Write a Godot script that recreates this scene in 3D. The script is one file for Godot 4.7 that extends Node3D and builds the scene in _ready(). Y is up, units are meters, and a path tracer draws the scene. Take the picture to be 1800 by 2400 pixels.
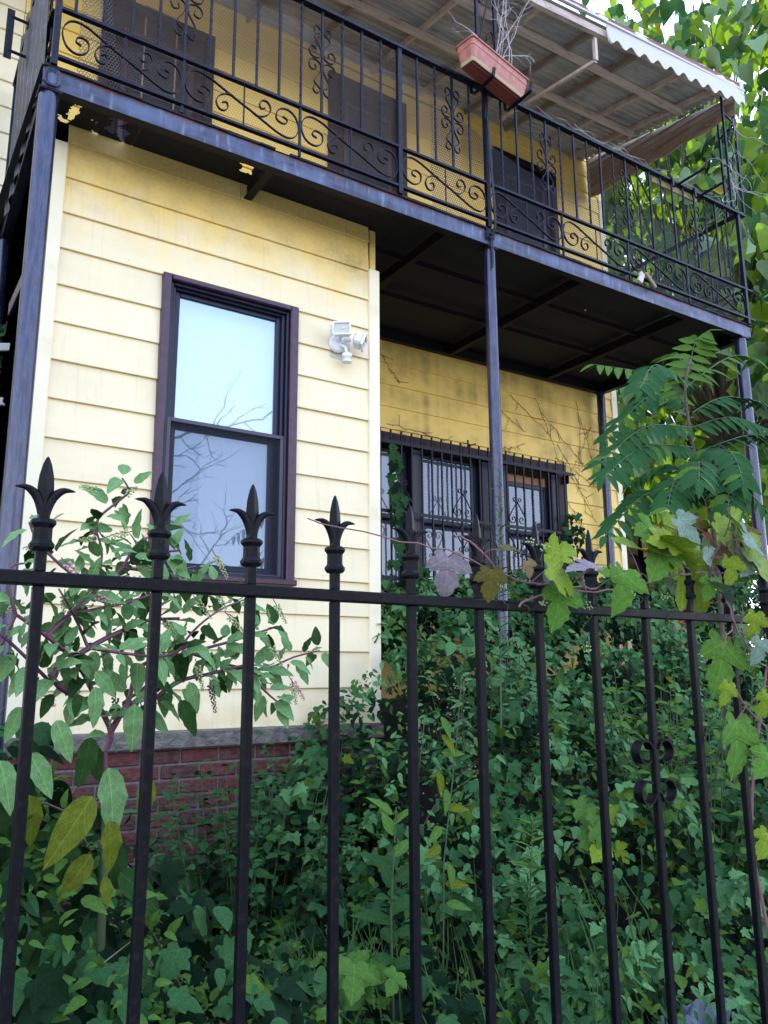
extends Node3D
# A yellow clapboard house with an iron balcony, seen over a spear-topped fence and an overgrown yard.

class MB:
	var v := PackedVector3Array()
	var n := PackedVector3Array()
	var u := PackedVector2Array()
	var ix := PackedInt32Array()
	func tri(a: Vector3, b: Vector3, c: Vector3, na = null, nb = null, nc = null) -> void:
		var f := (b - a).cross(c - a).normalized()
		var k := v.size()
		for p in [a, b, c]:
			v.append(p)
			u.append(flat_uv(p, f))
		n.append(f if na == null else na)
		n.append(f if nb == null else nb)
		n.append(f if nc == null else nc)
		ix.append_array([k, k + 2, k + 1])
	func flat_uv(p: Vector3, f: Vector3) -> Vector2:
		var q := f.abs()
		if q.z >= q.x and q.z >= q.y: return Vector2(p.x, -p.y)
		if q.y >= q.x: return Vector2(p.x, p.z)
		return Vector2(p.z, -p.y)
	func quad(a: Vector3, b: Vector3, c: Vector3, d: Vector3, uv = null) -> void:   # counter-clockwise seen from outside
		var f := (c - a).cross(d - b).normalized()
		var k := v.size()
		v.append_array([a, b, c, d])
		for i in 4: n.append(f)
		if uv == null:
			for p in [a, b, c, d]: u.append(flat_uv(p, f))
		else: u.append_array(uv)
		ix.append_array([k, k + 2, k + 1, k, k + 3, k + 2])
	func box(c: Vector3, s: Vector3, b := Basis()) -> void:
		var x := b.x * s.x / 2
		var y := b.y * s.y / 2
		var z := b.z * s.z / 2
		quad(c - x - y + z, c + x - y + z, c + x + y + z, c - x + y + z)
		quad(c + x - y - z, c - x - y - z, c - x + y - z, c + x + y - z)
		quad(c + x - y + z, c + x - y - z, c + x + y - z, c + x + y + z)
		quad(c - x - y - z, c - x - y + z, c - x + y + z, c - x + y - z)
		quad(c - x + y + z, c + x + y + z, c + x + y - z, c - x + y - z)
		quad(c - x - y - z, c + x - y - z, c + x - y + z, c - x - y + z)
	func cbox(c: Vector3, s: Vector3, e: float, b := Basis()) -> void:   # box whose edges along each axis are chamfered on the x-y outline and in depth
		var h := s / 2
		var o := []
		for q in [[-1, -1], [1, -1], [1, 1], [-1, 1]]:
			var sx: float = q[0]
			var sy: float = q[1]
			var p1 := Vector2(sx * h.x, sy * (h.y - e))
			var p2 := Vector2(sx * (h.x - e), sy * h.y)
			if sx * sy > 0: o.append_array([p1, p2])
			else: o.append_array([p2, p1])
		var inn := []
		for p in o: inn.append(Vector2(p.x * (h.x - e) / h.x, p.y * (h.y - e) / h.y))
		var rings := [[inn, -h.z], [o, -h.z + e], [o, h.z - e], [inn, h.z]]
		for k in 3:
			for i in 8:
				var j := (i + 1) % 8
				var a: Vector2 = rings[k][0][i]
				var d: Vector2 = rings[k][0][j]
				var a2: Vector2 = rings[k + 1][0][i]
				var d2: Vector2 = rings[k + 1][0][j]
				var z0: float = rings[k][1]
				var z1: float = rings[k + 1][1]
				quad(c + b * Vector3(a.x, a.y, z0), c + b * Vector3(d.x, d.y, z0), c + b * Vector3(d2.x, d2.y, z1), c + b * Vector3(a2.x, a2.y, z1))
		for i in range(1, 7):
			tri(c + b * Vector3(inn[0].x, inn[0].y, h.z), c + b * Vector3(inn[i].x, inn[i].y, h.z), c + b * Vector3(inn[i + 1].x, inn[i + 1].y, h.z))
			tri(c + b * Vector3(inn[0].x, inn[0].y, -h.z), c + b * Vector3(inn[i + 1].x, inn[i + 1].y, -h.z), c + b * Vector3(inn[i].x, inn[i].y, -h.z))
	func bar(a: Vector3, b: Vector3, w: float, t: float, up := Vector3(0, 0, 1)) -> void:   # t across, w along «up»
		var y := (b - a).normalized()
		var z := (up - y * up.dot(y)).normalized()
		var x := y.cross(z)
		box((a + b) / 2, Vector3(t, a.distance_to(b), w), Basis(x, y, z))
	func sweep(p: Array, w: float, t: float, up := Vector3(0, 0, 1)) -> void:   # flat bar bent along a path; width w along «up»
		var k := p.size()
		var rings := []
		for i in k:
			var d: Vector3 = (p[mini(i + 1, k - 1)] - p[maxi(i - 1, 0)]).normalized()
			var s := d.cross(up).normalized() * t / 2
			var q: Vector3 = up * w / 2
			rings.append([p[i] - s - q, p[i] + s - q, p[i] + s + q, p[i] - s + q])
		for i in k - 1:
			for j in 4:
				var m := (j + 1) % 4
				quad(rings[i][j], rings[i + 1][j], rings[i + 1][m], rings[i][m])
		quad(rings[0][0], rings[0][1], rings[0][2], rings[0][3])
		quad(rings[k - 1][3], rings[k - 1][2], rings[k - 1][1], rings[k - 1][0])
	func tube(p: Array, r0: float, r1 := -1.0, sides := 6, radii := []) -> void:
		var k := p.size()
		if r1 < 0: r1 = r0
		var base := v.size()
		var prev := Vector3(0.3, 0.1, 1)
		var run := 0.0
		for i in k:
			var d: Vector3 = (p[mini(i + 1, k - 1)] - p[maxi(i - 1, 0)]).normalized()
			var x := prev - d * prev.dot(d)
			if x.length() < 0.01: x = Vector3(1, 0.2, 0) - d * d.x
			x = x.normalized()
			prev = x
			var y := d.cross(x)
			var r: float = lerpf(r0, r1, float(i) / maxf(1, k - 1)) if radii.is_empty() else radii[i]
			if i: run += p[i].distance_to(p[i - 1])
			for j in sides + 1:
				var a := TAU * j / sides
				var o := x * cos(a) + y * sin(a)
				v.append(p[i] + o * r)
				n.append(o)
				u.append(Vector2(float(j) / sides * r * 6, run))
		for i in k - 1:
			for j in sides:
				var a := base + i * (sides + 1) + j
				var b := a + sides + 1
				ix.append_array([a, b, a + 1, a + 1, b, b + 1])
		for e in [0, k - 1]:
			var c := v.size()
			var d: Vector3 = (p[1] - p[0]).normalized() * -1.0 if e == 0 else (p[k - 1] - p[k - 2]).normalized()
			v.append(p[e])
			n.append(d)
			u.append(Vector2.ZERO)
			for j in sides + 1:
				v.append(v[base + e * (sides + 1) + j])
				n.append(d)
				u.append(Vector2.ZERO)
			for j in sides:
				if e == 0: ix.append_array([c, c + 1 + j, c + 2 + j])
				else: ix.append_array([c, c + 2 + j, c + 1 + j])
	func lathe(c: Vector3, prof: Array, sides := 16, b := Basis(), square := false) -> void:   # prof: [radius, height] from bottom to top
		for k in prof.size() - 1:
			for j in sides:
				var q := []
				for t in [[k, j], [k, j + 1], [k + 1, j + 1], [k + 1, j]]:
					var a = TAU * (t[1] + (0.5 if square else 0.0)) / sides
					var r: float = prof[t[0]][0]
					if square:
						var m := maxf(absf(cos(a)), absf(sin(a)))
						r = r / m if m > 0.93 else r * 1.17
					q.append(c + b * Vector3(cos(a) * r, prof[t[0]][1], -sin(a) * r))
				quad(q[0], q[1], q[2], q[3])
	func ball(c: Vector3, r: float, sy := 1.0) -> void:
		var o := [Vector3(0, sy, 0), Vector3(1, 0, 0), Vector3(0, 0, 1), Vector3(-1, 0, 0), Vector3(0, 0, -1), Vector3(0, -sy, 0)]
		for f in [[0, 2, 1], [0, 3, 2], [0, 4, 3], [0, 1, 4], [5, 1, 2], [5, 2, 3], [5, 3, 4], [5, 4, 1]]:
			var m0: Vector3 = (o[f[0]] + o[f[1]]).normalized()
			var m1: Vector3 = (o[f[1]] + o[f[2]]).normalized()
			var m2: Vector3 = (o[f[2]] + o[f[0]]).normalized()
			for t in [[o[f[0]], m0, m2], [m0, o[f[1]], m1], [m2, m1, o[f[2]]], [m0, m1, m2]]:
				tri(c + t[0] * r, c + t[1] * r, c + t[2] * r, t[0], t[1], t[2])
	func ell(c: Vector3, rx: Vector3, ry: Vector3, k := 10) -> void:
		var f := rx.cross(ry).normalized()
		for i in k:
			var a := TAU * i / k
			var d := TAU * (i + 1) / k
			tri(c, c + rx * cos(a) + ry * sin(a), c + rx * cos(d) + ry * sin(d))
	func mesh(m: Material, off := Vector3.ZERO) -> ArrayMesh:
		var q := v
		if off != Vector3.ZERO:
			q = PackedVector3Array()
			q.resize(v.size())
			for i in v.size(): q[i] = v[i] - off
		var a := []
		a.resize(Mesh.ARRAY_MAX)
		a[Mesh.ARRAY_VERTEX] = q
		a[Mesh.ARRAY_NORMAL] = n
		a[Mesh.ARRAY_TEX_UV] = u
		a[Mesh.ARRAY_INDEX] = ix
		var r := ArrayMesh.new()
		r.add_surface_from_arrays(Mesh.PRIMITIVE_TRIANGLES, a)
		r.surface_set_material(0, m)
		return r

var M := {}
var taken := {}
var rng := RandomNumberGenerator.new()
const E1 := 0.2175      # clapboard exposure of the front bay
const E2 := 0.2094      # clapboard exposure of the main wall
const Z1 := -4.4        # face of the front bay
const Z2 := -5.85       # face of the main wall

func rf(a: float, b: float) -> float: return rng.randf_range(a, b)

func nm(o: Node, called: String) -> String:
	var key := str(o.get_instance_id()) + called
	var k: int = taken.get(key, 0)
	taken[key] = k + 1
	return called if k == 0 else "%s_%03d" % [called, k]

func thing(called: String, label: String, category: String, at := Vector3.ZERO, group := "") -> Node3D:
	var o := Node3D.new()
	o.name = nm(self, called)
	o.position = at
	add_child(o, true)
	tag(o, label, category, group)
	return o

func tag(o: Node, label: String, category := "", group := "") -> void:
	o.set_meta("label", label)
	if category: o.set_meta("category", category)
	if group: o.set_meta("group", group)

func origin_of(o: Node3D) -> Vector3:
	var p := Vector3.ZERO
	var q: Node = o
	while q != self:
		p += q.position
		q = q.get_parent()
	return p

func part(o: Node3D, called: String, mb: MB, m: Material, label := "") -> MeshInstance3D:   # mb in world coordinates
	return put(o, called, mb.mesh(m, origin_of(o)), Transform3D(), label)

func put(o: Node3D, called: String, mesh: Mesh, at := Transform3D(), label := "", m: Material = null) -> MeshInstance3D:
	var i := MeshInstance3D.new()
	i.name = nm(o, called)
	i.mesh = mesh
	i.transform = at
	if m: i.material_override = m
	if label: i.set_meta("label", label)
	o.add_child(i, true)
	return i

func structure(called: String, mb: MB, m: Material) -> MeshInstance3D:
	var i := put(self, called, mb.mesh(m))
	i.set_meta("kind", "structure")
	return i

func many(o: Node3D, called: String, mesh: Mesh, where: Array, m: Material) -> void:
	if where.is_empty(): return
	var mm := MultiMesh.new()
	mm.transform_format = MultiMesh.TRANSFORM_3D
	mm.mesh = mesh
	mm.instance_count = where.size()
	for k in where.size(): mm.set_instance_transform(k, where[k])
	var i := MultiMeshInstance3D.new()
	i.name = nm(o, called)
	i.multimesh = mm
	i.material_override = m
	i.set_meta("kind", "stuff")
	o.add_child(i, true)

# ---------------------------------------------------------------- materials
func lin(r: float, g: float, b: float) -> Color: return Color(r, g, b).linear_to_srgb()

func mat(called: String, c: Color, rough := 0.7, metal := 0.0, spec := 0.5) -> StandardMaterial3D:
	var m := StandardMaterial3D.new()
	m.resource_name = called
	m.albedo_color = c
	m.roughness = rough
	m.metallic = metal
	m.metallic_specular = spec
	M[called] = m
	return m

func noise_tex(seed_no: int, freq: float, stops: Array, octaves := 4, size := 512, kind := FastNoiseLite.TYPE_SIMPLEX_SMOOTH) -> NoiseTexture2D:
	var f := FastNoiseLite.new()
	f.seed = seed_no
	f.frequency = freq
	f.noise_type = kind
	f.fractal_octaves = octaves
	var t := NoiseTexture2D.new()
	t.width = size
	t.height = size
	t.seamless = true
	t.noise = f
	var g := Gradient.new()
	var offs := PackedFloat32Array()
	var cols := PackedColorArray()
	for s in stops:
		offs.append(s[0])
		cols.append(s[1])
	g.offsets = offs
	g.colors = cols
	t.color_ramp = g
	return t

func tri_noise(m: StandardMaterial3D, t: Texture2D, s: Vector3, rough: Texture2D = null, bump: Texture2D = null, depth := 0.1) -> void:
	m.albedo_texture = t
	m.albedo_color = Color.WHITE
	m.uv1_triplanar = true
	m.uv1_world_triplanar = true
	m.uv1_scale = s
	if rough:
		m.roughness_texture = rough
	if bump:
		m.heightmap_enabled = true
		m.heightmap_texture = bump
		m.heightmap_scale = depth

func fn(seed_no: int, freq: float, oct := 4) -> FastNoiseLite:
	var f := FastNoiseLite.new()
	f.seed = seed_no
	f.frequency = freq
	f.fractal_octaves = oct
	f.noise_type = FastNoiseLite.TYPE_SIMPLEX_SMOOTH
	return f

func painted(w: int, h: int, what: Callable) -> ImageTexture:
	var im := Image.create(w, h, false, Image.FORMAT_RGBA8)
	for y in h:
		for x in w:
			im.set_pixel(x, y, what.call(x, y))
	im.generate_mipmaps()
	return ImageTexture.create_from_image(im)

func leaf_mat(called: String, r: float, g: float, b: float, through := 0.12, rough := 0.45, veined := true, glow := Color(0.55, 1.0, 0.12)) -> StandardMaterial3D:
	var m := mat(called, lin(r, g, b), rough + 0.15, 0.0, 0.16)
	if veined: m.albedo_texture = M.palmate if called.begins_with("grape") or called.begins_with("vine") else M.veins
	m.backlight_enabled = true
	m.backlight = Color(glow.r * through, glow.g * through, glow.b * through)
	m.cull_mode = BaseMaterial3D.CULL_DISABLED
	return m

func make_materials() -> void:
	# wall paint: a pale yellow, with mildew and run marks where the photograph shows them
	var n1 := fn(11, 0.012)
	var n2 := fn(12, 0.15, 2)
	var n3 := fn(13, 0.06, 3)
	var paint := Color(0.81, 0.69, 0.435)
	var shaded_yellow := Color(0.86, 0.61, 0.165)  # deeper yellow copy of the paint, with the porch shade put into its colour
	M.bay_paint = painted(480, 720, func(x: int, y: int) -> Color:   # 2.4 m by 3.6 m, from x 0.6 and y 4.8 down
		var wx := 0.6 + x * 0.005
		var wy := 4.8 - y * 0.005
		var c := paint * (1.0 + 0.05 * n1.get_noise_2d(x, y) + 0.03 * n3.get_noise_2d(x * 0.25, y))
		c = c.lerp(shaded_yellow, 0.95 * smoothstep(3.95, 4.55, wy + 0.2 * n1.get_noise_2d(x * 1.6, y * 1.2)))  # yellow shade beneath the balcony painted onto the top boards
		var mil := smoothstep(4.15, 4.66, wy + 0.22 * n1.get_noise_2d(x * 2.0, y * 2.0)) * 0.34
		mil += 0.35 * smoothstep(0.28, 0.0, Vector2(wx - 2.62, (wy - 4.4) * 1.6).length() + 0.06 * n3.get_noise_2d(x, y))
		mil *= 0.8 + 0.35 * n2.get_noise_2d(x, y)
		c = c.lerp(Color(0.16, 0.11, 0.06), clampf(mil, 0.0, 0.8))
		var patch := Vector2(absf(wx - 2.53) - 0.075, absf(wy - 3.79 + (wx - 2.53) * 0.1) - 0.115)
		if maxf(patch.x, patch.y) < 0.006 * n2.get_noise_2d(x, y): c = c.lerp(Color(0.43, 0.42, 0.40), 0.75)
		if wy < 1.62: c = c.lerp(Color(0.62, 0.43, 0.15), 0.35 * smoothstep(1.62, 1.36, wy) * clampf(0.5 + n1.get_noise_2d(x * 3.0, y * 3.0), 0.0, 1.0))
		var row := fposmod(wy - 1.3315, 0.2175)
		if absf(row - 0.03) < 0.004 and absf(fposmod(wx + 0.06 * floorf((wy - 1.3315) / 0.2175), 0.41) - 0.2) < 0.0045: c = c.lerp(Color(0.42, 0.30, 0.16), 0.45)
		c = c.lerp(Color(0.45, 0.36, 0.22), 0.16 * smoothstep(0.25, 0.7, n3.get_noise_2d(x * 2.2, y * 0.10)))
		c = c * (1.0 - 0.05 * smoothstep(0.0, 1.0, fposmod(floorf((wy - 1.3315) / 0.2175) * 0.618, 1.0)))
		if n2.get_noise_2d(x * 1.9 + 90, y * 1.9) > 0.74 and n1.get_noise_2d(x * 1.5, y * 1.5 + 70) > 0.1: c = c * 0.75
		return Color(c.r, c.g, c.b).linear_to_srgb())
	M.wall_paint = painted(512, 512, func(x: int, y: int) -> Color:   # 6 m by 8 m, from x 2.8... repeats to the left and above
		var c := shaded_yellow * (1.0 + 0.06 * n1.get_noise_2d(x, y))  # main wall base carries the porch shade in its colour
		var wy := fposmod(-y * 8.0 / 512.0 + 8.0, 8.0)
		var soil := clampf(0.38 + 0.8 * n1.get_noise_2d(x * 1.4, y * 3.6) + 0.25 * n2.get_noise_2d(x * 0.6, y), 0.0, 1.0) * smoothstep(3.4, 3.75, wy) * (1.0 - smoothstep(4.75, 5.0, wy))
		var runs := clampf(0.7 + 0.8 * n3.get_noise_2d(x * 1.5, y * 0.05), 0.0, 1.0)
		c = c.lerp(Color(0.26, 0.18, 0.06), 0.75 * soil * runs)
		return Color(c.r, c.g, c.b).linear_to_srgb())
	var grain := noise_tex(21, 0.03, [[0.0, Color.BLACK], [1.0, Color.WHITE]], 4, 512)
	var m := mat("bay_board", Color.WHITE, 0.55)
	m.albedo_texture = M.bay_paint
	m.uv1_scale = Vector3(1 / 2.4, 1 / 3.6, 1)
	m.uv1_offset = Vector3(-0.6 / 2.4, 4.8 / 3.6, 0)
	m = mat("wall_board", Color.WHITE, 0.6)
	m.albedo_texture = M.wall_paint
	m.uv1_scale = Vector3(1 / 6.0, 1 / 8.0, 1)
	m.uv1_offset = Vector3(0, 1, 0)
	m.heightmap_enabled = true
	m.heightmap_texture = noise_tex(22, 0.02, [[0.0, Color.BLACK], [1.0, Color.WHITE]], 5, 512)
	m.heightmap_scale = 0.5
	m = mat("cream_trim", lin(0.80, 0.68, 0.38), 0.5)
	tri_noise(m, noise_tex(23, 0.01, [[0.0, lin(0.72, 0.62, 0.40)], [0.35, lin(0.80, 0.71, 0.49)], [1.0, lin(0.84, 0.76, 0.54)]]), Vector3(0.7, 0.7, 0.7))
	m = mat("house_core", lin(0.12, 0.10, 0.07), 0.9)
	m = mat("dark_room", lin(0.02, 0.022, 0.028), 0.9)
	m = mat("maroon", lin(0.045, 0.014, 0.03), 0.35)
	tri_noise(m, noise_tex(24, 0.02, [[0.0, lin(0.026, 0.007, 0.018)], [0.5, lin(0.040, 0.013, 0.032)], [0.75, lin(0.050, 0.017, 0.038)], [0.90, lin(0.06, 0.016, 0.022)], [0.97, lin(0.2, 0.17, 0.18)]]), Vector3(1.6, 1.6, 1.6))
	mat("dark_plum", lin(0.016, 0.006, 0.011), 0.4, 0.0, 0.3)
	mat("bronze", lin(0.006, 0.007, 0.022), 0.32, 0.0, 0.4)
	mat("screen_frame", lin(0.035, 0.028, 0.05), 0.4)
	m = mat("glass", Color(0.75, 0.85, 0.95, 0.30), 0.0, 0.42, 1.0)
	m.transparency = BaseMaterial3D.TRANSPARENCY_ALPHA
	m = mat("dim_glass", Color(0.45, 0.5, 0.58, 0.42), 0.0, 0.30, 1.0)
	m.transparency = BaseMaterial3D.TRANSPARENCY_ALPHA
	m = mat("insect_screen", Color(0.15, 0.165, 0.21, 0.36), 0.8)
	m.transparency = BaseMaterial3D.TRANSPARENCY_ALPHA
	var ripple := noise_tex(62, 0.012, [[0.0, Color.BLACK], [1.0, Color.WHITE]], 2, 256)
	ripple.as_normal_map = true
	ripple.bump_strength = 2.0
	ripple.color_ramp = null
	for q in ["glass", "dim_glass"]:
		M[q].normal_enabled = true
		M[q].normal_texture = ripple
		M[q].normal_scale = 0.035 if q == "glass" else 0.09
	mat("shade_cloth", lin(0.74, 0.76, 0.72), 0.8)
	m = mat("curtain", lin(0.66, 0.69, 0.76), 0.9)
	mat("dusky_curtain", lin(0.10, 0.14, 0.34), 0.9)
	mat("paper_pink", lin(0.80, 0.70, 0.71), 0.8)
	mat("blind", lin(0.10, 0.10, 0.115), 0.6)
	mat("sash_wood", lin(0.34, 0.17, 0.08), 0.6)
	# black paint on iron: glossy, chalky here, rusty there
	m = mat("iron", lin(0.02, 0.022, 0.034), 0.38, 0.0, 0.32)
	tri_noise(m, noise_tex(31, 0.015, [[0.0, lin(0.002, 0.002, 0.007)], [0.5, lin(0.004, 0.006, 0.017)], [0.68, lin(0.008, 0.011, 0.03)], [0.78, lin(0.030, 0.012, 0.008)], [0.86, lin(0.010, 0.010, 0.016)], [1.0, lin(0.06, 0.056, 0.06)]], 5), Vector3(3, 3, 3), null, noise_tex(32, 0.06, [[0.0, Color.BLACK], [1.0, Color.WHITE]], 3), 0.05)
	m = mat("fence_iron", lin(0.016, 0.017, 0.026), 0.42, 0.0, 0.26)
	tri_noise(m, noise_tex(33, 0.02, [[0.0, lin(0.0015, 0.0015, 0.0025)], [0.55, lin(0.0025, 0.0025, 0.0045)], [0.70, lin(0.004, 0.004, 0.007)], [0.79, lin(0.018, 0.008, 0.005)], [0.86, lin(0.006, 0.005, 0.006)], [0.93, lin(0.010, 0.009, 0.011)], [0.96, lin(0.22, 0.21, 0.22)], [1.0, lin(0.3, 0.3, 0.3)]], 5), Vector3(4, 4, 4), null, noise_tex(34, 0.09, [[0.0, Color.BLACK], [1.0, Color.WHITE]], 3), 0.02)
	m = mat("column_iron", lin(0.03, 0.034, 0.075), 0.26, 0.45, 0.7)
	tri_noise(m, noise_tex(35, 0.02, [[0.0, lin(0.008, 0.010, 0.028)], [0.45, lin(0.014, 0.021, 0.055)], [0.60, lin(0.030, 0.050, 0.12)], [0.68, lin(0.065, 0.030, 0.028)], [0.76, lin(0.018, 0.027, 0.065)], [1.0, lin(0.08, 0.10, 0.18)]], 5), Vector3(4.0, 0.4, 4.0))
	var b1 := fn(36, 0.02)
	var b2 := fn(37, 0.05, 3)
	M.beam_paint = painted(1024, 64, func(x: int, y: int) -> Color:   # 6.3 m by 0.12 m: chalked black-blue paint, runs and rust along the upper edge
		var t := clampf(0.5 + 0.9 * b1.get_noise_2d(x * 0.5, y * 0.7) + 0.5 * b2.get_noise_2d(x * 1.6, y * 0.12), 0.0, 1.0)
		var c := Color(0.010, 0.015, 0.042).lerp(Color(0.056, 0.080, 0.165), t)
		c = c.lerp(Color(0.15, 0.19, 0.26), 0.6 * smoothstep(0.25, 0.6, b2.get_noise_2d(x * 2.2 + 50, y * 0.1)))
		c = c.lerp(Color(0.06, 0.05, 0.11), 0.6 * smoothstep(0.1, 0.5, b1.get_noise_2d(x * 0.6 + 300, y * 2.0)))
		var rust := smoothstep(0.75, 1.0, 1.0 - y / 64.0 + 0.32 * b2.get_noise_2d(x * 1.1, 7.0) + 0.12 * b2.get_noise_2d(x * 3.0, y))
		c = c.lerp(Color(0.09, 0.022, 0.018), 0.85 * rust)
		return Color(c.r, c.g, c.b).linear_to_srgb())
	m = mat("beam_face", Color.WHITE, 0.42)
	m.albedo_texture = M.beam_paint
	m = mat("rust", lin(0.03, 0.016, 0.012), 0.85)
	tri_noise(m, noise_tex(38, 0.02, [[0.0, lin(0.0015, 0.0015, 0.0025)], [0.5, lin(0.003, 0.003, 0.0045)], [0.72, lin(0.010, 0.0055, 0.006)], [0.85, lin(0.004, 0.004, 0.006)], [1.0, lin(0.016, 0.014, 0.018)]], 5), Vector3(2, 2, 2))
	m = mat("joist_iron", lin(0.008, 0.0055, 0.009), 0.6, 0.0, 0.3)
	# awning
	m = mat("awning_sheet", lin(0.17, 0.145, 0.12), 0.6)
	tri_noise(m, noise_tex(41, 0.008, [[0.0, lin(0.24, 0.235, 0.23)], [0.45, lin(0.39, 0.385, 0.375)], [0.8, lin(0.48, 0.47, 0.45)], [1.0, lin(0.30, 0.24, 0.20)]], 5), Vector3(0.35, 1, 1.5))
	m = mat("awning_wood", lin(0.33, 0.20, 0.17), 0.65)
	tri_noise(m, noise_tex(42, 0.012, [[0.0, lin(0.27, 0.22, 0.20)], [0.4, lin(0.50, 0.42, 0.385)], [1.0, lin(0.60, 0.51, 0.47)]], 5), Vector3(0.5, 1.5, 1.5))
	m = mat("awning_dark", lin(0.24, 0.19, 0.17), 0.7)
	m = mat("gable_board", lin(0.25, 0.15, 0.11), 0.7)
	tri_noise(m, noise_tex(43, 0.012, [[0.0, lin(0.18, 0.125, 0.105)], [0.5, lin(0.34, 0.26, 0.215)], [1.0, lin(0.42, 0.33, 0.27)]], 5), Vector3(1.5, 1.5, 0.4))
	mat("white_paint", lin(0.52, 0.51, 0.49), 0.55)
	m = mat("peeling_maroon", lin(0.16, 0.05, 0.045), 0.6)
	tri_noise(m, noise_tex(44, 0.02, [[0.0, lin(0.13, 0.035, 0.035)], [0.62, lin(0.19, 0.06, 0.055)], [0.68, lin(0.7, 0.66, 0.64)], [1.0, lin(0.78, 0.75, 0.73)]], 4), Vector3(0.35, 1.2, 1.2))
	m = mat("terracotta", lin(0.46, 0.17, 0.115), 0.5)
	tri_noise(m, noise_tex(45, 0.012, [[0.0, lin(0.27, 0.085, 0.06)], [0.5, lin(0.37, 0.13, 0.09)], [0.85, lin(0.43, 0.18, 0.135)], [1.0, lin(0.36, 0.28, 0.18)]], 4), Vector3(3, 3, 3))
	m = mat("terracotta_base", lin(0.24, 0.055, 0.04), 0.55)
	m = mat("lime_crust", lin(0.36, 0.29, 0.17), 0.8)
	mat("white_plastic", lin(0.76, 0.77, 0.80), 0.35)
	mat("lamp_lens", lin(0.52, 0.52, 0.46), 0.25)
	mat("sensor_lens", lin(0.62, 0.60, 0.68), 0.4)
	# brick and stone
	for k in 4:
		var d := [0.0, -0.025, 0.03, 0.012][k] as float
		m = mat("brick_%d" % k, lin(0.17 + d, 0.032 + d * 0.3, 0.028), 0.85)
		tri_noise(m, noise_tex(51 + k, 0.03, [[0.0, lin(0.045 + d * 0.6, 0.014, 0.013)], [0.45, lin(0.085 + d * 0.7, 0.026, 0.023)], [0.7, lin(0.12 + d * 0.8, 0.042, 0.036)], [0.85, lin(0.05, 0.03, 0.027)], [1.0, lin(0.15, 0.12, 0.115)]], 5, 256), Vector3(2.2, 3.5, 2.2), null, M.wall_board.heightmap_texture, 0.4)
	m = mat("mortar", lin(0.26, 0.23, 0.22), 0.95)
	tri_noise(m, noise_tex(56, 0.05, [[0.0, lin(0.10, 0.09, 0.09)], [1.0, lin(0.22, 0.20, 0.20)]], 4, 256), Vector3(3, 3, 3))
	m = mat("concrete", lin(0.30, 0.26, 0.25), 0.9)
	tri_noise(m, noise_tex(57, 0.02, [[0.0, lin(0.05, 0.045, 0.04)], [0.5, lin(0.135, 0.12, 0.105)], [1.0, lin(0.20, 0.18, 0.155)]], 5, 256), Vector3(2, 3, 2), null, grain, 0.5)
	m = mat("soil", lin(0.018, 0.016, 0.012), 1.0)
	tri_noise(m, noise_tex(58, 0.02, [[0.0, lin(0.003, 0.003, 0.002)], [0.6, lin(0.007, 0.006, 0.004)], [1.0, lin(0.02, 0.017, 0.012)]], 5, 512), Vector3(0.6, 0.6, 0.6))
	m = mat("asphalt", lin(0.09, 0.09, 0.09), 0.95)
	tri_noise(m, noise_tex(59, 0.05, [[0.0, lin(0.06, 0.06, 0.062)], [1.0, lin(0.13, 0.13, 0.13)]], 4, 256), Vector3(1, 1, 1))
	m = mat("pavement", lin(0.33, 0.32, 0.30), 0.95)
	mat("white_rag", lin(0.11, 0.13, 0.165), 0.8)
	# netting: a fine plastic mesh, holes between the strands
	var knit := painted(64, 64, func(x: int, y: int) -> Color:
		var sx := fposmod(x + (8.0 if (y / 16) % 2 else 0.0), 16.0)
		var strand := sx < 5 or y % 16 < 5
		return Color(1, 1, 1, 1.0 if strand else 0.0))
	for q in [["pale_net", lin(0.30, 0.25, 0.20), 0.24], ["black_net", lin(0.014, 0.015, 0.024), 0.6]]:
		m = mat(q[0], q[1], 0.7)
		m.albedo_color.a = q[2]
		m.albedo_texture = knit
		m.transparency = BaseMaterial3D.TRANSPARENCY_ALPHA
		m.uv1_scale = Vector3(15, 15, 1)
		m.cull_mode = BaseMaterial3D.CULL_DISABLED
	m = mat("tarp", lin(0.03, 0.034, 0.06), 0.4)
	tri_noise(m, noise_tex(61, 0.03, [[0.0, lin(0.002, 0.003, 0.010)], [0.5, lin(0.006, 0.008, 0.028)], [0.7, lin(0.02, 0.026, 0.08)], [0.8, lin(0.04, 0.05, 0.12)], [0.9, lin(0.5, 0.53, 0.62)]], 5, 512), Vector3(7, 0.5, 7))
	# plants
	var vn := fn(71, 0.04, 3)
	M.palmate = painted(256, 256, func(x: int, y: int) -> Color:   # veins that fan out from the stalk into the lobes
		var p := Vector2((x / 255.0 - 0.5) / 0.95, 1.0 - y / 255.0 - 0.04)
		var v := 0.83 + 0.12 * vn.get_noise_2d(x * 0.7, y * 0.7) + 0.07 * vn.get_noise_2d(x * 3.0, y * 3.0)
		for t in [Vector2(0, 0.96), Vector2(0.52, 0.37), Vector2(-0.52, 0.37), Vector2(0.30, -0.12), Vector2(-0.30, -0.12)]:
			var d: Vector2 = t.normalized()
			var s := p.dot(d)
			if s < 0.0 or s > t.length(): continue
			var off := absf(p.x * d.y - p.y * d.x)
			v += 0.17 * smoothstep(0.013, 0.004, off)
			if off < 0.2 and off > 0.01: v += 0.05 * smoothstep(0.022, 0.0, absf(fposmod(s - off * 0.9, 0.14) - 0.07))
		return Color(v, v, v * 0.95))
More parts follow.
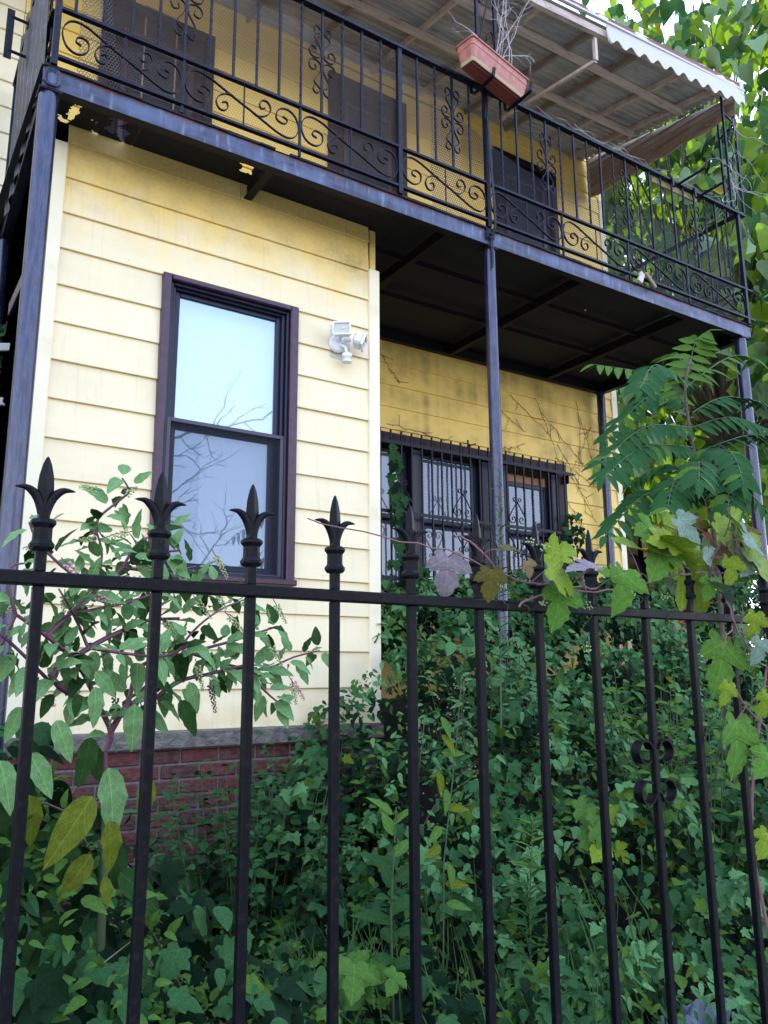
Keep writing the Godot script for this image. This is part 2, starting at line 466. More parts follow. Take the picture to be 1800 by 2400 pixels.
	M.veins = painted(256, 256, func(x: int, y: int) -> Color:
		var a := absf(x - 127.5) / 128.0
		var b := 1.0 - y / 255.0
		var side := fposmod(b - a * 0.8 + a * a * 0.35 + 0.02 * vn.get_noise_2d(x, y), 0.15)
		var v := 0.82 + 0.10 * vn.get_noise_2d(x * 0.7, y * 0.7) + 0.07 * vn.get_noise_2d(x * 3.0, y * 3.0)
		v -= 0.05 * smoothstep(0.0, 0.03, absf(side - 0.075)) * smoothstep(0.075, 0.03, absf(side - 0.075))
		if side < 0.010: v += 0.08 * (1.0 - a)
		if a < 0.016: v += 0.2
		return Color(v, v, v * (0.97 if v < 0.9 else 0.9)))
	leaf_mat("vine_leaf", 0.038, 0.115, 0.042)
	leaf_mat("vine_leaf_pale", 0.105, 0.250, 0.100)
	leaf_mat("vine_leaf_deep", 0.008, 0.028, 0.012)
	leaf_mat("vine_leaf_warm", 0.075, 0.150, 0.024)
	leaf_mat("shrub_leaf", 0.036, 0.108, 0.034)
	leaf_mat("weed_leaf", 0.095, 0.210, 0.040)
	leaf_mat("yellow_leaf", 0.140, 0.182, 0.015, 0.2)
	leaf_mat("poke_leaf", 0.200, 0.380, 0.150, 0.14)
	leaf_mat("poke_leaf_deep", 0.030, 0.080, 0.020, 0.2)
	leaf_mat("poke_leaf_yellow", 0.150, 0.190, 0.022, 0.2)
	leaf_mat("grape_green", 0.100, 0.230, 0.040, 0.3)
	leaf_mat("grape_yellow", 0.200, 0.290, 0.030, 0.32)  # albedo raised to stand in for light shining through the leaf
	leaf_mat("grape_blue", 0.180, 0.270, 0.220, 0.15)
	leaf_mat("grape_mauve", 0.260, 0.220, 0.270, 0.15)
	leaf_mat("grape_olive", 0.119, 0.105, 0.028, 0.25)
	leaf_mat("grape_tan", 0.252, 0.189, 0.098, 0.25)
	leaf_mat("heaven_leaf", 0.028, 0.105, 0.030, 0.16, 0.4)
	leaf_mat("heaven_leaf_pale", 0.090, 0.190, 0.030, 0.25, 0.4)
	leaf_mat("catalpa_pale", 0.16, 0.25, 0.13, 0.1, 0.45, false, Color(0.6, 1.0, 0.2))
	leaf_mat("catalpa_green", 0.035, 0.10, 0.03, 0.10, 0.45, false, Color(0.5, 1.0, 0.12))
	leaf_mat("catalpa_bright", 0.13, 0.21, 0.03, 0.42, 0.5, false, Color(0.72, 1.0, 0.07))
	leaf_mat("catalpa_gold", 0.36, 0.25, 0.02, 0.2, 0.5, false, Color(1.0, 0.75, 0.05))
	leaf_mat("grass_blade", 0.042, 0.084, 0.025, 0.15, 0.6, false)
	leaf_mat("straw", 0.15, 0.12, 0.08, 0.1, 0.8, false)
	mat("poke_stem", lin(0.10, 0.022, 0.05), 0.45)
	mat("green_stem", lin(0.045, 0.075, 0.025), 0.7)
	mat("vine_stem", lin(0.16, 0.075, 0.075), 0.6)
	mat("dry_stem", lin(0.13, 0.08, 0.04), 0.9)
	mat("grey_twig", lin(0.38, 0.36, 0.38), 0.8)
	mat("bark", lin(0.10, 0.075, 0.055), 0.95)
	tri_noise(M.bark, noise_tex(72, 0.03, [[0.0, lin(0.04, 0.03, 0.025)], [1.0, lin(0.15, 0.115, 0.09)]], 4, 256), Vector3(3, 0.8, 3), null, grain, 1.0)
	mat("berry_green", lin(0.30, 0.36, 0.13), 0.35)
	mat("berry_pink", lin(0.50, 0.26, 0.25), 0.4)
	mat("berry_black", lin(0.018, 0.008, 0.02), 0.25)
	mat("red_plank", lin(0.30, 0.035, 0.03), 0.7)
	mat("salmon_roof", lin(0.40, 0.17, 0.10), 0.8)
	mat("shed_yellow", lin(0.62, 0.44, 0.14), 0.7)
	mat("pale_wood", lin(0.24, 0.175, 0.115), 0.8)
	mat("far_leaf", lin(0.06, 0.10, 0.03), 0.8)

# ---------------------------------------------------------------- shapes shared by several things
func smooth_path(p: Array, per := 5) -> Array:   # Catmull-Rom through 2-D or 3-D points
	var o := []
	var k := p.size()
	for i in k - 1:
		var a = p[maxi(i - 1, 0)]
		var b = p[i]
		var c = p[i + 1]
		var d = p[mini(i + 2, k - 1)]
		for j in per:
			var t := float(j) / per
			o.append(0.5 * ((2.0 * b) + (c - a) * t + (2.0 * a - 5.0 * b + 4.0 * c - d) * t * t + (3.0 * b - a - 3.0 * c + d) * t * t * t))
	o.append(p[k - 1])
	return o

func v2s(list: Array) -> Array:
	var o := []
	for i in range(0, list.size(), 2): o.append(Vector2(list[i], list[i + 1]))
	return o

func v3s(list: Array) -> Array:
	var o := []
	for i in range(0, list.size(), 3): o.append(Vector3(list[i], list[i + 1], list[i + 2]))
	return o

func leaf_mesh(half: Array, mid: Array, fold: float, droop: float, wave := 0.0, narrow := 1.0) -> ArrayMesh:   # base at the origin, tip at y = 1
	var st := SurfaceTool.new()
	st.begin(Mesh.PRIMITIVE_TRIANGLES)
	var shape := func(p: Vector2) -> Vector3:
		return Vector3(p.x * narrow, p.y, fold * absf(p.x) - droop * p.y * p.y + wave * sin(p.y * 17.0) * absf(p.x))
	var add := func(p: Vector2) -> void:
		st.set_uv(Vector2(0.5 + p.x * 0.95, 1.0 - p.y))
		st.add_vertex(shape.call(p))
	for s in [-1.0, 1.0]:
		for i in half.size() - 1:
			var a: Vector2 = half[i] * Vector2(s, 1)
			var b: Vector2 = half[i + 1] * Vector2(s, 1)
			var m := Vector2(0, mid[i])
			var m2 := Vector2(0, mid[i + 1])
			st.set_smooth_group(0)
			for t in [[m, a, b], [m, b, m2]]:
				if t[0] == t[2] or t[0] == t[1] or t[1] == t[2]: continue
				if s > 0:
					for q in [t[0], t[2], t[1]]: add.call(q)
				else:
					for q in t: add.call(q)
	st.index()
	st.generate_normals()
	return st.commit()

func make_leaves() -> void:
	var lobed := v2s([0.0, 0.0, 0.15, -0.10, 0.30, -0.07, 0.38, 0.07, 0.33, 0.17, 0.44, 0.24, 0.52, 0.40, 0.40, 0.42, 0.29, 0.46, 0.27, 0.57, 0.24, 0.70, 0.15, 0.80, 0.09, 0.89, 0.0, 1.0])
	var lm := [0.0, 0.05, 0.1, 0.14, 0.18, 0.22, 0.3, 0.34, 0.42, 0.52, 0.66, 0.78, 0.88, 1.0]
	M.lobed = leaf_mesh(lobed, lm, 0.22, 0.22, 0.05)
	M.lobed_flat = leaf_mesh(lobed, lm, -0.10, 0.12, 0.08, 1.08)
	M.lobed_fold = leaf_mesh(lobed, lm, 0.5, 0.3, 0.04, 0.9)
	var deep := v2s([0.0, 0.0, 0.12, -0.12, 0.27, -0.13, 0.37, -0.02, 0.31, 0.06, 0.42, 0.10, 0.50, 0.22, 0.56, 0.41, 0.45, 0.38, 0.41, 0.44, 0.31, 0.40, 0.19, 0.36, 0.24, 0.47, 0.30, 0.52, 0.27, 0.60, 0.30, 0.68, 0.21, 0.74, 0.19, 0.83, 0.10, 0.89, 0.0, 1.0])
	M.grape = leaf_mesh(deep, [0.0, 0.03, 0.06, 0.1, 0.13, 0.16, 0.2, 0.26, 0.28, 0.30, 0.31, 0.33, 0.42, 0.5, 0.57, 0.64, 0.72, 0.82, 0.9, 1.0], 0.16, 0.2, 0.06)
	M.grape_fold = leaf_mesh(deep, [0.0, 0.03, 0.06, 0.1, 0.13, 0.16, 0.2, 0.26, 0.28, 0.30, 0.31, 0.33, 0.42, 0.5, 0.57, 0.64, 0.72, 0.82, 0.9, 1.0], 0.45, 0.35, 0.05)
	var ovate := v2s([0.0, 0.0, 0.13, 0.06, 0.21, 0.18, 0.25, 0.32, 0.24, 0.46, 0.205, 0.60, 0.15, 0.74, 0.085, 0.88, 0.0, 1.0])
	var om := [0.0, 0.06, 0.18, 0.32, 0.46, 0.6, 0.74, 0.88, 1.0]
	M.ovate = leaf_mesh(ovate, om, 0.35, 0.28, 0.12)
	M.ovate_flat = leaf_mesh(ovate, om, 0.22, 0.22, 0.20, 0.86)
	M.ovate_wide = leaf_mesh(ovate, om, 0.2, 0.2, 0.06, 1.45)
	M.leaflet = leaf_mesh(v2s([0.0, 0.0, 0.12, 0.09, 0.19, 0.3, 0.155, 0.6, 0.065, 0.86, 0.0, 1.0]), [0.0, 0.09, 0.3, 0.6, 0.86, 1.0], 0.3, 0.16)
	var heart := v2s([0.0, 0.0, 0.14, -0.09, 0.30, -0.06, 0.42, 0.08, 0.44, 0.26, 0.37, 0.44, 0.27, 0.62, 0.15, 0.8, 0.05, 0.93, 0.0, 1.0])
	M.heart = leaf_mesh(heart, [0.0, 0.02, 0.06, 0.14, 0.27, 0.44, 0.62, 0.8, 0.93, 1.0], 0.28, 0.3, 0.1)
	M.heart_fold = leaf_mesh(heart, [0.0, 0.02, 0.06, 0.14, 0.27, 0.44, 0.62, 0.8, 0.93, 1.0], 0.6, 0.4, 0.06)
	M.narrow = leaf_mesh(v2s([0.0, 0.0, 0.045, 0.15, 0.05, 0.45, 0.0, 1.0]), [0.0, 0.15, 0.45, 1.0], 0.4, 0.3)
	M.blade = leaf_mesh(v2s([0.0, 0.0, 0.011, 0.1, 0.009, 0.5, 0.0, 1.0]), [0.0, 0.1, 0.5, 1.0], 0.5, 0.45)

func leaf_at(p: Vector3, tip: Vector3, face: Vector3, size: float) -> Transform3D:
	var y := tip.normalized()
	var z := face - y * face.dot(y)
	if z.length() < 0.05: z = y.cross(Vector3(0.4, 0.2, 0.9))
	z = z.normalized()
	return Transform3D(Basis(y.cross(z) * size, y * size, z * size), p)

func any_dir() -> Vector3: return Vector3(rf(-1, 1), rf(-1, 1), rf(-1, 1))

# ---------------------------------------------------------------- the house
func board(x0: float, x1: float, y0: float, y1: float, ya: float, e: float, z: float, side := false) -> MB:   # one clapboard: a course starts at ya; this piece runs from y0 to y1
	var mb := MB.new()
	var lean := func(y: float) -> float: return z + lerpf(0.019, 0.003, clampf((y - ya) / e, 0, 1))
	var zf: float = lean.call(y0)
	var zt: float = lean.call(y1)
	var p := func(x: float, y: float, zz: float) -> Vector3: return Vector3(x, y, zz) if not side else Vector3(zz, y, x)
	var c := 0.003
	var rows := [[y0, z - 0.004], [y0, zf - c], [y0 + c, zf], [y1, zt], [y1, z - 0.004]]
	for k in 4:
		var a := rows[k] as Array
		var b := rows[k + 1] as Array
		mb.quad(p.call(x0, a[0], a[1]), p.call(x1, a[0], a[1]), p.call(x1, b[0], b[1]), p.call(x0, b[0], b[1]))
	return mb

func clad(o: Node3D, z: float, e: float, phase: float, x0: float, x1: float, y0: float, y1: float, holes: Array, m: Material, cuts := {}) -> void:
	var k0 := floori((y0 - phase) / e)
	var k := k0
	while phase + k * e < y1 - 0.002:
		var ya := phase + k * e
		var a := maxf(ya, y0)
		var b := minf(ya + e + 0.004, y1)
		var spans := [[x0, x1, a, b]]
		for h in holes:
			var next := []
			for s in spans:
				if s[3] <= h[2] or s[2] >= h[3] or s[1] <= h[0] or s[0] >= h[1]:
					next.append(s)
					continue
				if s[0] < h[0]: next.append([s[0], h[0], s[2], s[3]])
				if s[1] > h[1]: next.append([h[1], s[1], s[2], s[3]])
				var l := maxf(s[0], h[0])
				var r := minf(s[1], h[1])
				if s[3] > h[3] + 0.01: next.append([l, r, h[3], s[3]])
				if s[2] < h[2] - 0.01: next.append([l, r, s[2], h[2]])
			spans = next
		if cuts.has(k):
			var next := []
			for s in spans:
				var at: float = s[0]
				for c in cuts[k]:
					if c > at and c < s[1]:
						next.append([at, c - 0.002, s[2], s[3]])
						at = c
				next.append([at, s[1], s[2], s[3]])
			spans = next
		for s in spans:
			part(o, "siding_board", board(s[0], s[1], s[2], s[3], ya, e, z + (rf(0, 0.002) if cuts.has(k) else 0.0)), m)
		k += 1

func frame4(mb: MB, x0: float, x1: float, y0: float, y1: float, w: float, z: float, d: float, e := 0.004) -> void:   # four butted members around an opening; d deep, front at z
	mb.cbox(Vector3(x0 + w / 2, (y0 + y1) / 2, z - d / 2), Vector3(w, y1 - y0, d), e)
	mb.cbox(Vector3(x1 - w / 2, (y0 + y1) / 2, z - d / 2), Vector3(w, y1 - y0, d), e)
	mb.cbox(Vector3((x0 + x1) / 2, y1 - w / 2, z - d / 2 - 0.002), Vector3(x1 - x0 - 2 * w, w, d), e)
	mb.cbox(Vector3((x0 + x1) / 2, y0 + w / 2, z - d / 2 - 0.002), Vector3(x1 - x0 - 2 * w, w, d), e)

func pane(o: Node3D, called: String, x0: float, x1: float, y0: float, y1: float, z: float, m: Material) -> void:
	var mb := MB.new()
	mb.quad(Vector3(x0, y0, z), Vector3(x1, y0, z), Vector3(x1, y1, z), Vector3(x0, y1, z))
	part(o, called, mb, m)

func bay_window(o: Node3D) -> void:
	var w := MB.new()
	w.cbox(Vector3(1.35, 3.05, Z1 + 0.018), Vector3(0.052, 1.79, 0.05), 0.006)
	w.cbox(Vector3(2.184, 3.05, Z1 + 0.018), Vector3(0.056, 1.79, 0.05), 0.006)
	w.cbox(Vector3(1.768, 3.931, Z1 + 0.02), Vector3(0.776, 0.032, 0.054), 0.006)
	w.tube([Vector3(1.326, 3.944, Z1 + 0.03), Vector3(2.21, 3.944, Z1 + 0.03)], 0.011, -1, 8)
	w.cbox(Vector3(1.768, 2.166, Z1 + 0.028), Vector3(0.9, 0.036, 0.075), 0.006)
	var win := part(o, "window", w, M.maroon, "tall sash window with plum casing and dark frame")
	var f := MB.new()
	frame4(f, 1.377, 2.156, 2.184, 3.914, 0.019, Z1 + 0.018, 0.14)
	frame4(f, 1.396, 2.137, 2.2, 3.902, 0.022, Z1 - 0.006, 0.03)
	part(win, "frame", f, M.bronze)
	f = MB.new()
	frame4(f, 1.418, 2.118, 3.06, 3.886, 0.034, Z1 - 0.03, 0.03)
	part(win, "sash", f, M.bronze)
	f = MB.new()
	frame4(f, 1.418, 2.118, 2.205, 3.09, 0.052, Z1 - 0.062, 0.03)
	part(win, "sash", f, M.bronze)
	f = MB.new()
	frame4(f, 1.396, 2.138, 2.186, 3.084, 0.024, Z1 + 0.008, 0.014, 0.002)
	part(win, "screen_frame", f, M.screen_frame)
	pane(win, "pane", 1.45, 2.086, 3.092, 3.854, Z1 - 0.045, M.glass)
	pane(win, "pane", 1.468, 2.068, 2.255, 3.04, Z1 - 0.076, M.glass)
	pane(win, "insect_screen", 1.418, 2.116, 2.208, 3.062, Z1 - 0.004, M.insect_screen)
	var s := MB.new()
	s.box(Vector3(1.768, 3.5, Z1 - 0.125), Vector3(0.70, 0.90, 0.004))
	part(win, "window_shade", s, M.shade_cloth)
	s = MB.new()
	for k in 18:
		var x := 1.655 + k * 0.026
		s.quad(Vector3(x, 2.19, Z1 - 0.135 - 0.008 * (k % 2)), Vector3(x + 0.026, 2.19, Z1 - 0.135 - 0.008 * ((k + 1) % 2)), Vector3(x + 0.026, 3.09, Z1 - 0.135 - 0.008 * ((k + 1) % 2)), Vector3(x, 3.09, Z1 - 0.135 - 0.008 * (k % 2)))
	part(win, "curtain", s, M.curtain)
	s = MB.new()
	s.box(Vector3(1.52, 2.64, Z1 - 0.16), Vector3(0.3, 0.92, 0.004))
	part(win, "curtain", s, M.dusky_curtain)
	# a cut-paper square hanging behind the upper pane
	s = MB.new()
	var c := Vector3(1.76, 3.42, Z1 - 0.11)
	for q in [[1, 1], [-1, 1], [1, -1], [-1, -1]]:
		var k := Vector3(q[0] * 0.15, q[1] * 0.19, 0)
		s.tri(c + k, c + k * Vector3(0.3, 1, 1), c + k * Vector3(1, 0.25, 1))
	for q in [[0, 0.085, 0.028, 0.045], [0, -0.085, 0.024, 0.075], [-0.085, 0.0, 0.04, 0.024], [0.085, 0.0, 0.04, 0.024], [-0.05, -0.12, 0.02, 0.04], [0.05, -0.12, 0.02, 0.04]]:
		s.ell(c + Vector3(q[0], q[1], 0.001), Vector3(q[2], 0, 0), Vector3(0, q[3], 0), 10)
	part(win, "paper_ornament", s, M.paper_pink)

func wide_window(o: Node3D) -> void:
	var w := MB.new()
	w.cbox(Vector3(6.015, 3.08, Z2 + 0.02), Vector3(0.13, 1.4, 0.05), 0.006)
	w.cbox(Vector3(4.49, 3.715, Z2 + 0.022), Vector3(2.92, 0.11, 0.054), 0.006)
	w.cbox(Vector3(4.5, 2.36, Z2 + 0.03), Vector3(3.05, 0.06, 0.08), 0.006)
	var win := part(o, "window", w, M.dark_plum, "wide triple window with dark mullions behind iron bars")
	var f := MB.new()
	for q in [[4.18, 0.115], [5.12, 0.33], [5.92, 0.07]]:
		f = MB.new()
		f.cbox(Vector3(q[0], 3.02, Z2 - 0.02), Vector3(q[1], 1.28, 0.08), 0.006)
		part(win, "mullion", f, M.bronze)
	for u in [[3.1, 4.12, 3.66], [4.24, 4.955, 3.66], [5.285, 5.885, 3.53]]:
		f = MB.new()
		frame4(f, u[0], u[1], 3.0, u[2], 0.045, Z2 - 0.05, 0.03)
		part(win, "sash", f, M.bronze)
		f = MB.new()
		frame4(f, u[0], u[1], 2.39, 3.04, 0.05, Z2 - 0.085, 0.03)
		part(win, "sash", f, M.bronze)
		pane(win, "pane", u[0] + 0.045, u[1] - 0.045, 3.045, u[2] - 0.045, Z2 - 0.065, M.dim_glass)
		pane(win, "pane", u[0] + 0.05, u[1] - 0.05, 2.44, 2.99, Z2 - 0.1, M.dim_glass)
	for u in [[4.27, 4.93], [5.3, 5.87]]:
		f = MB.new()
		for k in 40:
			var y := 2.42 + k * 0.0305
			if u[0] > 5 and y > 3.48: break
			f.quad(Vector3(u[0], y, Z2 - 0.135), Vector3(u[1], y, Z2 - 0.135), Vector3(u[1], y + 0.026, Z2 - 0.15), Vector3(u[0], y + 0.026, Z2 - 0.15))
		part(win, "blind", f, M.blind)
	f = MB.new()
	for k in 9:
		var x := 3.2 + k * 0.1
		f.quad(Vector3(x, 2.42, Z2 - 0.16), Vector3(x + 0.1, 2.42, Z2 - 0.14), Vector3(x + 0.1, 3.66, Z2 - 0.14), Vector3(x, 3.66, Z2 - 0.16))
	part(win, "curtain", f, M.curtain)
	f = MB.new()
	f.cbox(Vector3(5.585, 3.585, Z2 - 0.12), Vector3(0.58, 0.08, 0.05), 0.004)
	f.cbox(Vector3(5.84, 3.57, Z2 - 0.075), Vector3(0.05, 0.1, 0.04), 0.004)
	part(win, "lowered_head", f, M.sash_wood)

func upper_door(o: Node3D, x0: float, x1: float, y1: float, lit: bool, label: String) -> void:
	var w := MB.new()
	frame4(w, x0, x1, 4.72, y1, 0.075, Z2 + 0.05, 0.1, 0.006)
	var d := part(o, "door", w, M.dark_plum, label)
	w = MB.new()
	w.cbox(Vector3((x0 + x1) / 2, (4.8 + y1 - 0.08) / 2, Z2 - 0.02), Vector3(x1 - x0 - 0.16, y1 - 0.16 - 4.72, 0.04), 0.004)
	part(d, "leaf_panel", w, M.dark_plum)
	w = MB.new()
	var a := x0 + 0.2
	var b := x1 - 0.2
	w.quad(Vector3(a, 4.95, Z2 + 0.004), Vector3(b, 4.95, Z2 + 0.004), Vector3(b, y1 - 0.28, Z2 + 0.004), Vector3(a, y1 - 0.28, Z2 + 0.004))
	part(d, "screen", w, M.bronze)
	w = MB.new()
	frame4(w, a - 0.03, b + 0.03, 4.92, y1 - 0.25, 0.045, Z2 + 0.022, 0.02)
	w.cbox(Vector3((a + b) / 2, 5.72, Z2 + 0.012), Vector3(b - a - 0.03, 0.09, 0.02), 0.003)
	part(d, "stile_frame", w, M.maroon)
	pane(d, "insect_screen", a + 0.015, b - 0.015, 5.77, y1 - 0.3, Z2 + 0.008, M.insect_screen)
	if lit:
		w = MB.new()
		frame4(w, 1.507, 1.782, 5.2, 7.06, 0.012, Z2 + 0.014, 0.008, 0.001)
		part(d, "pale_trim", w, M.pale_wood)
	w = MB.new()
	w.ball(Vector3(x1 - 0.13, 5.7, Z2 + 0.03), 0.028)
	part(d, "door_knob", w, M.iron)

func build_house() -> void:
	var h := thing("yellow_house", "yellow clapboard house with plum trimmed windows behind the iron balcony", "house", Vector3(0, 0, -6))
	var c := MB.new()
	c.box(Vector3(1.75, 4.55, -10.2), Vector3(10.38, 9.1, 8.1))     # closed body behind the cladding, up to the roof line
	c.box(Vector3(1.77, 2.36, -5.4), Vector3(2.0, 4.68, 1.58))    # the front bay
	part(h, "wall", c, M.house_core)
	c = MB.new()
	c.box(Vector3(1.7, 9.15, -10.1), Vector3(10.4, 0.1, 8.6))
	part(h, "roof", c, M.awning_dark)
	# front bay
	var hole := [1.33, 2.206, 2.17, 3.94]
	clad(h, Z1, E1, 4.594 - 15 * E1, 0.745, 2.757, 1.335, 4.712, [hole], M.bay_board, {15: [1.795, 2.575], 9: [0.0]})
	var t := MB.new()
	t.cbox(Vector3(0.706, 2.955, Z1 + 0.012), Vector3(0.082, 3.25, 0.034), 0.004)
	part(h, "corner_board", t, M.cream_trim)
	t = MB.new()
	t.cbox(Vector3(2.797, 2.862, Z1 + 0.012), Vector3(0.084, 3.06, 0.034), 0.004)
	part(h, "corner_board", t, M.cream_trim)
	t = MB.new()
	t.cbox(Vector3(2.803, 4.55, Z1 - 0.02), Vector3(0.05, 0.32, 0.03), 0.004)
	part(h, "corner_board", t, M.bay_board)
	for k in 17:   # the bay's left flank
		var ya := 4.594 - 15 * E1 + k * E1
		var s := board(-5.84, -4.425, ya, minf(ya + E1, 4.712), ya, E1, -0.664, true)
		for i in s.v.size():
			s.v[i].x = -s.v[i].x
			s.n[i].x = -s.n[i].x
		part(h, "siding_board", s, M.cream_trim)
	t = MB.new()
	t.box(Vector3(2.81, 3.0, -5.13), Vector3(0.04, 3.4, 1.4))
	part(h, "bay_flank", t, M.cream_trim)
	t = MB.new()
	t.cbox(Vector3(0.648, 2.75, -4.62), Vector3(0.03, 2.3, 0.09), 0.004)
	t.cbox(Vector3(0.648, 3.92, -4.95), Vector3(0.03, 0.09, 0.75), 0.004)
	part(h, "window", t, M.maroon, "plum casing of the window in the bay's left flank")
	t = MB.new()
	t.cbox(Vector3(1.76, 1.287, Z1 - 0.07), Vector3(2.2, 0.094, 0.2), 0.008)
	part(h, "concrete_sill", t, M.concrete)
	t = MB.new()
	t.box(Vector3(1.76, 0.6, Z1 - 0.1), Vector3(2.16, 1.278, 0.16))
	part(h, "mortar", t, M.mortar)
	for r in 15:
		var y := 1.198 - r * 0.0795
		var x := 0.70 - (0.11 if r % 2 else 0.0)
		while x < 2.84:
			var l := maxf(x, 0.69)
			var e := minf(x + 0.207, 2.83)
			if e - l > 0.03:
				var bk := MB.new()
				bk.cbox(Vector3((l + e) / 2, y + rf(-0.001, 0.001), Z1 - 0.06 + rf(-0.002, 0.003)), Vector3(e - l, 0.067, 0.1), 0.004)
				part(h, "brick", bk, M["brick_%d" % rng.randi_range(0, 3)])
			x += 0.219
	bay_window(h)
	# main wall: one run of boards to the left, one under and one above the balcony
	var win := [3.0, 6.08, 2.34, 3.765]
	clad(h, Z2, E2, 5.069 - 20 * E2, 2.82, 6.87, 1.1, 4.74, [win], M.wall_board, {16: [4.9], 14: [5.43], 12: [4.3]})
	var doors := [[1.17, 2.10, 7.02], [3.225, 4.10, 7.22], [5.24, 6.16, 7.2]]
	var holes := []
	for d in doors: holes.append([d[0], d[1], 4.6, d[2]])
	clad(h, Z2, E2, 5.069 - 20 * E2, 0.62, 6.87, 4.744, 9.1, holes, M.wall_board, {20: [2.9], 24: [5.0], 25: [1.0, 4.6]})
	clad(h, Z2, E2, 5.069 - 20 * E2, -3.4, 0.616, 1.1, 9.1, [], M.cream_trim, {})  # same wall in a paler copy, the open light put into its colour
	t = MB.new()
	t.cbox(Vector3(6.914, 5.05, Z2 + 0.012), Vector3(0.085, 8.1, 0.034), 0.004)
	part(h, "corner_board", t, M.cream_trim)
	t = MB.new()
	t.box(Vector3(1.8, 0.55, Z2 - 0.05), Vector3(10.2, 1.1, 0.1))
	part(h, "foundation", t, M.concrete)
	wide_window(h)
	upper_door(h, doors[0][0], doors[0][1], doors[0][2], true, "plum door with a pale trimmed panel above the left end of the bay")
	upper_door(h, doors[1][0], doors[1][1], doors[1][2], false, "dark door in the middle of the balcony")
	upper_door(h, doors[2][0], doors[2][1], doors[2][2], false, "dark door at the right end of the balcony")

func grille() -> void:
	var g := thing("window_grille", "black iron bars with scroll diamonds over the wide lower window", "window grille", Vector3(4.5, 2.4, -5.74))
	var z := -5.735
	for k in 29:
		var x := 5.968 - k * 0.1123
		if x < 2.9: break
		var b := MB.new()
		b.box(Vector3(x, 3.075, z), Vector3(0.014, 1.39, 0.014))
		part(g, "bar", b, M.iron)
	for y in [3.655, 3.026, 2.445]:
		var b := MB.new()
		b.box(Vector3(4.5, y, z + 0.012), Vector3(3.16, 0.03, 0.009))
		b.tri(Vector3(6.08, y + 0.015, z + 0.0165), Vector3(6.08, y - 0.015, z + 0.0165), Vector3(6.13, y + 0.004, z + 0.0165))
		b.box(Vector3(6.04, y - 0.05, -5.79), Vector3(0.012, 0.09, 0.1))
		part(g, "crossbar", b, M.iron)
	for cx in [3.9465, 4.62, 5.294]:
		for sy in [1.0, -1.0]:
			for sx in [1.0, -1.0]:
				var p := []
				for q in smooth_path(v2s([0.028, 0.245, 0.016, 0.262, 0.034, 0.276, 0.05, 0.262, 0.04, 0.238, 0.006, 0.232, 0.05, 0.165, 0.098, 0.09, 0.104, 0.05, 0.075, 0.024, 0.036, 0.03, 0.026, 0.062, 0.05, 0.084, 0.07, 0.066, 0.056, 0.05]), 4):
					p.append(Vector3(cx + q.x * sx, 3.05 - 0.024 + (q.y + 0.016) * sy + (0.0 if sy > 0 else 0.0), z + 0.012))
				var b := MB.new()
				b.sweep(p, 0.012, 0.005)
				part(g, "scroll", b, M.iron)
	var n := MB.new()
	n.box(Vector3(4.765, 3.80, -5.8), Vector3(0.012, 0.07, 0.012))
	n.bar(Vector3(4.765, 3.775, -5.79), Vector3(4.83, 3.80, -5.76), 0.01, 0.012)
	part(g, "hook", n, M.rust)

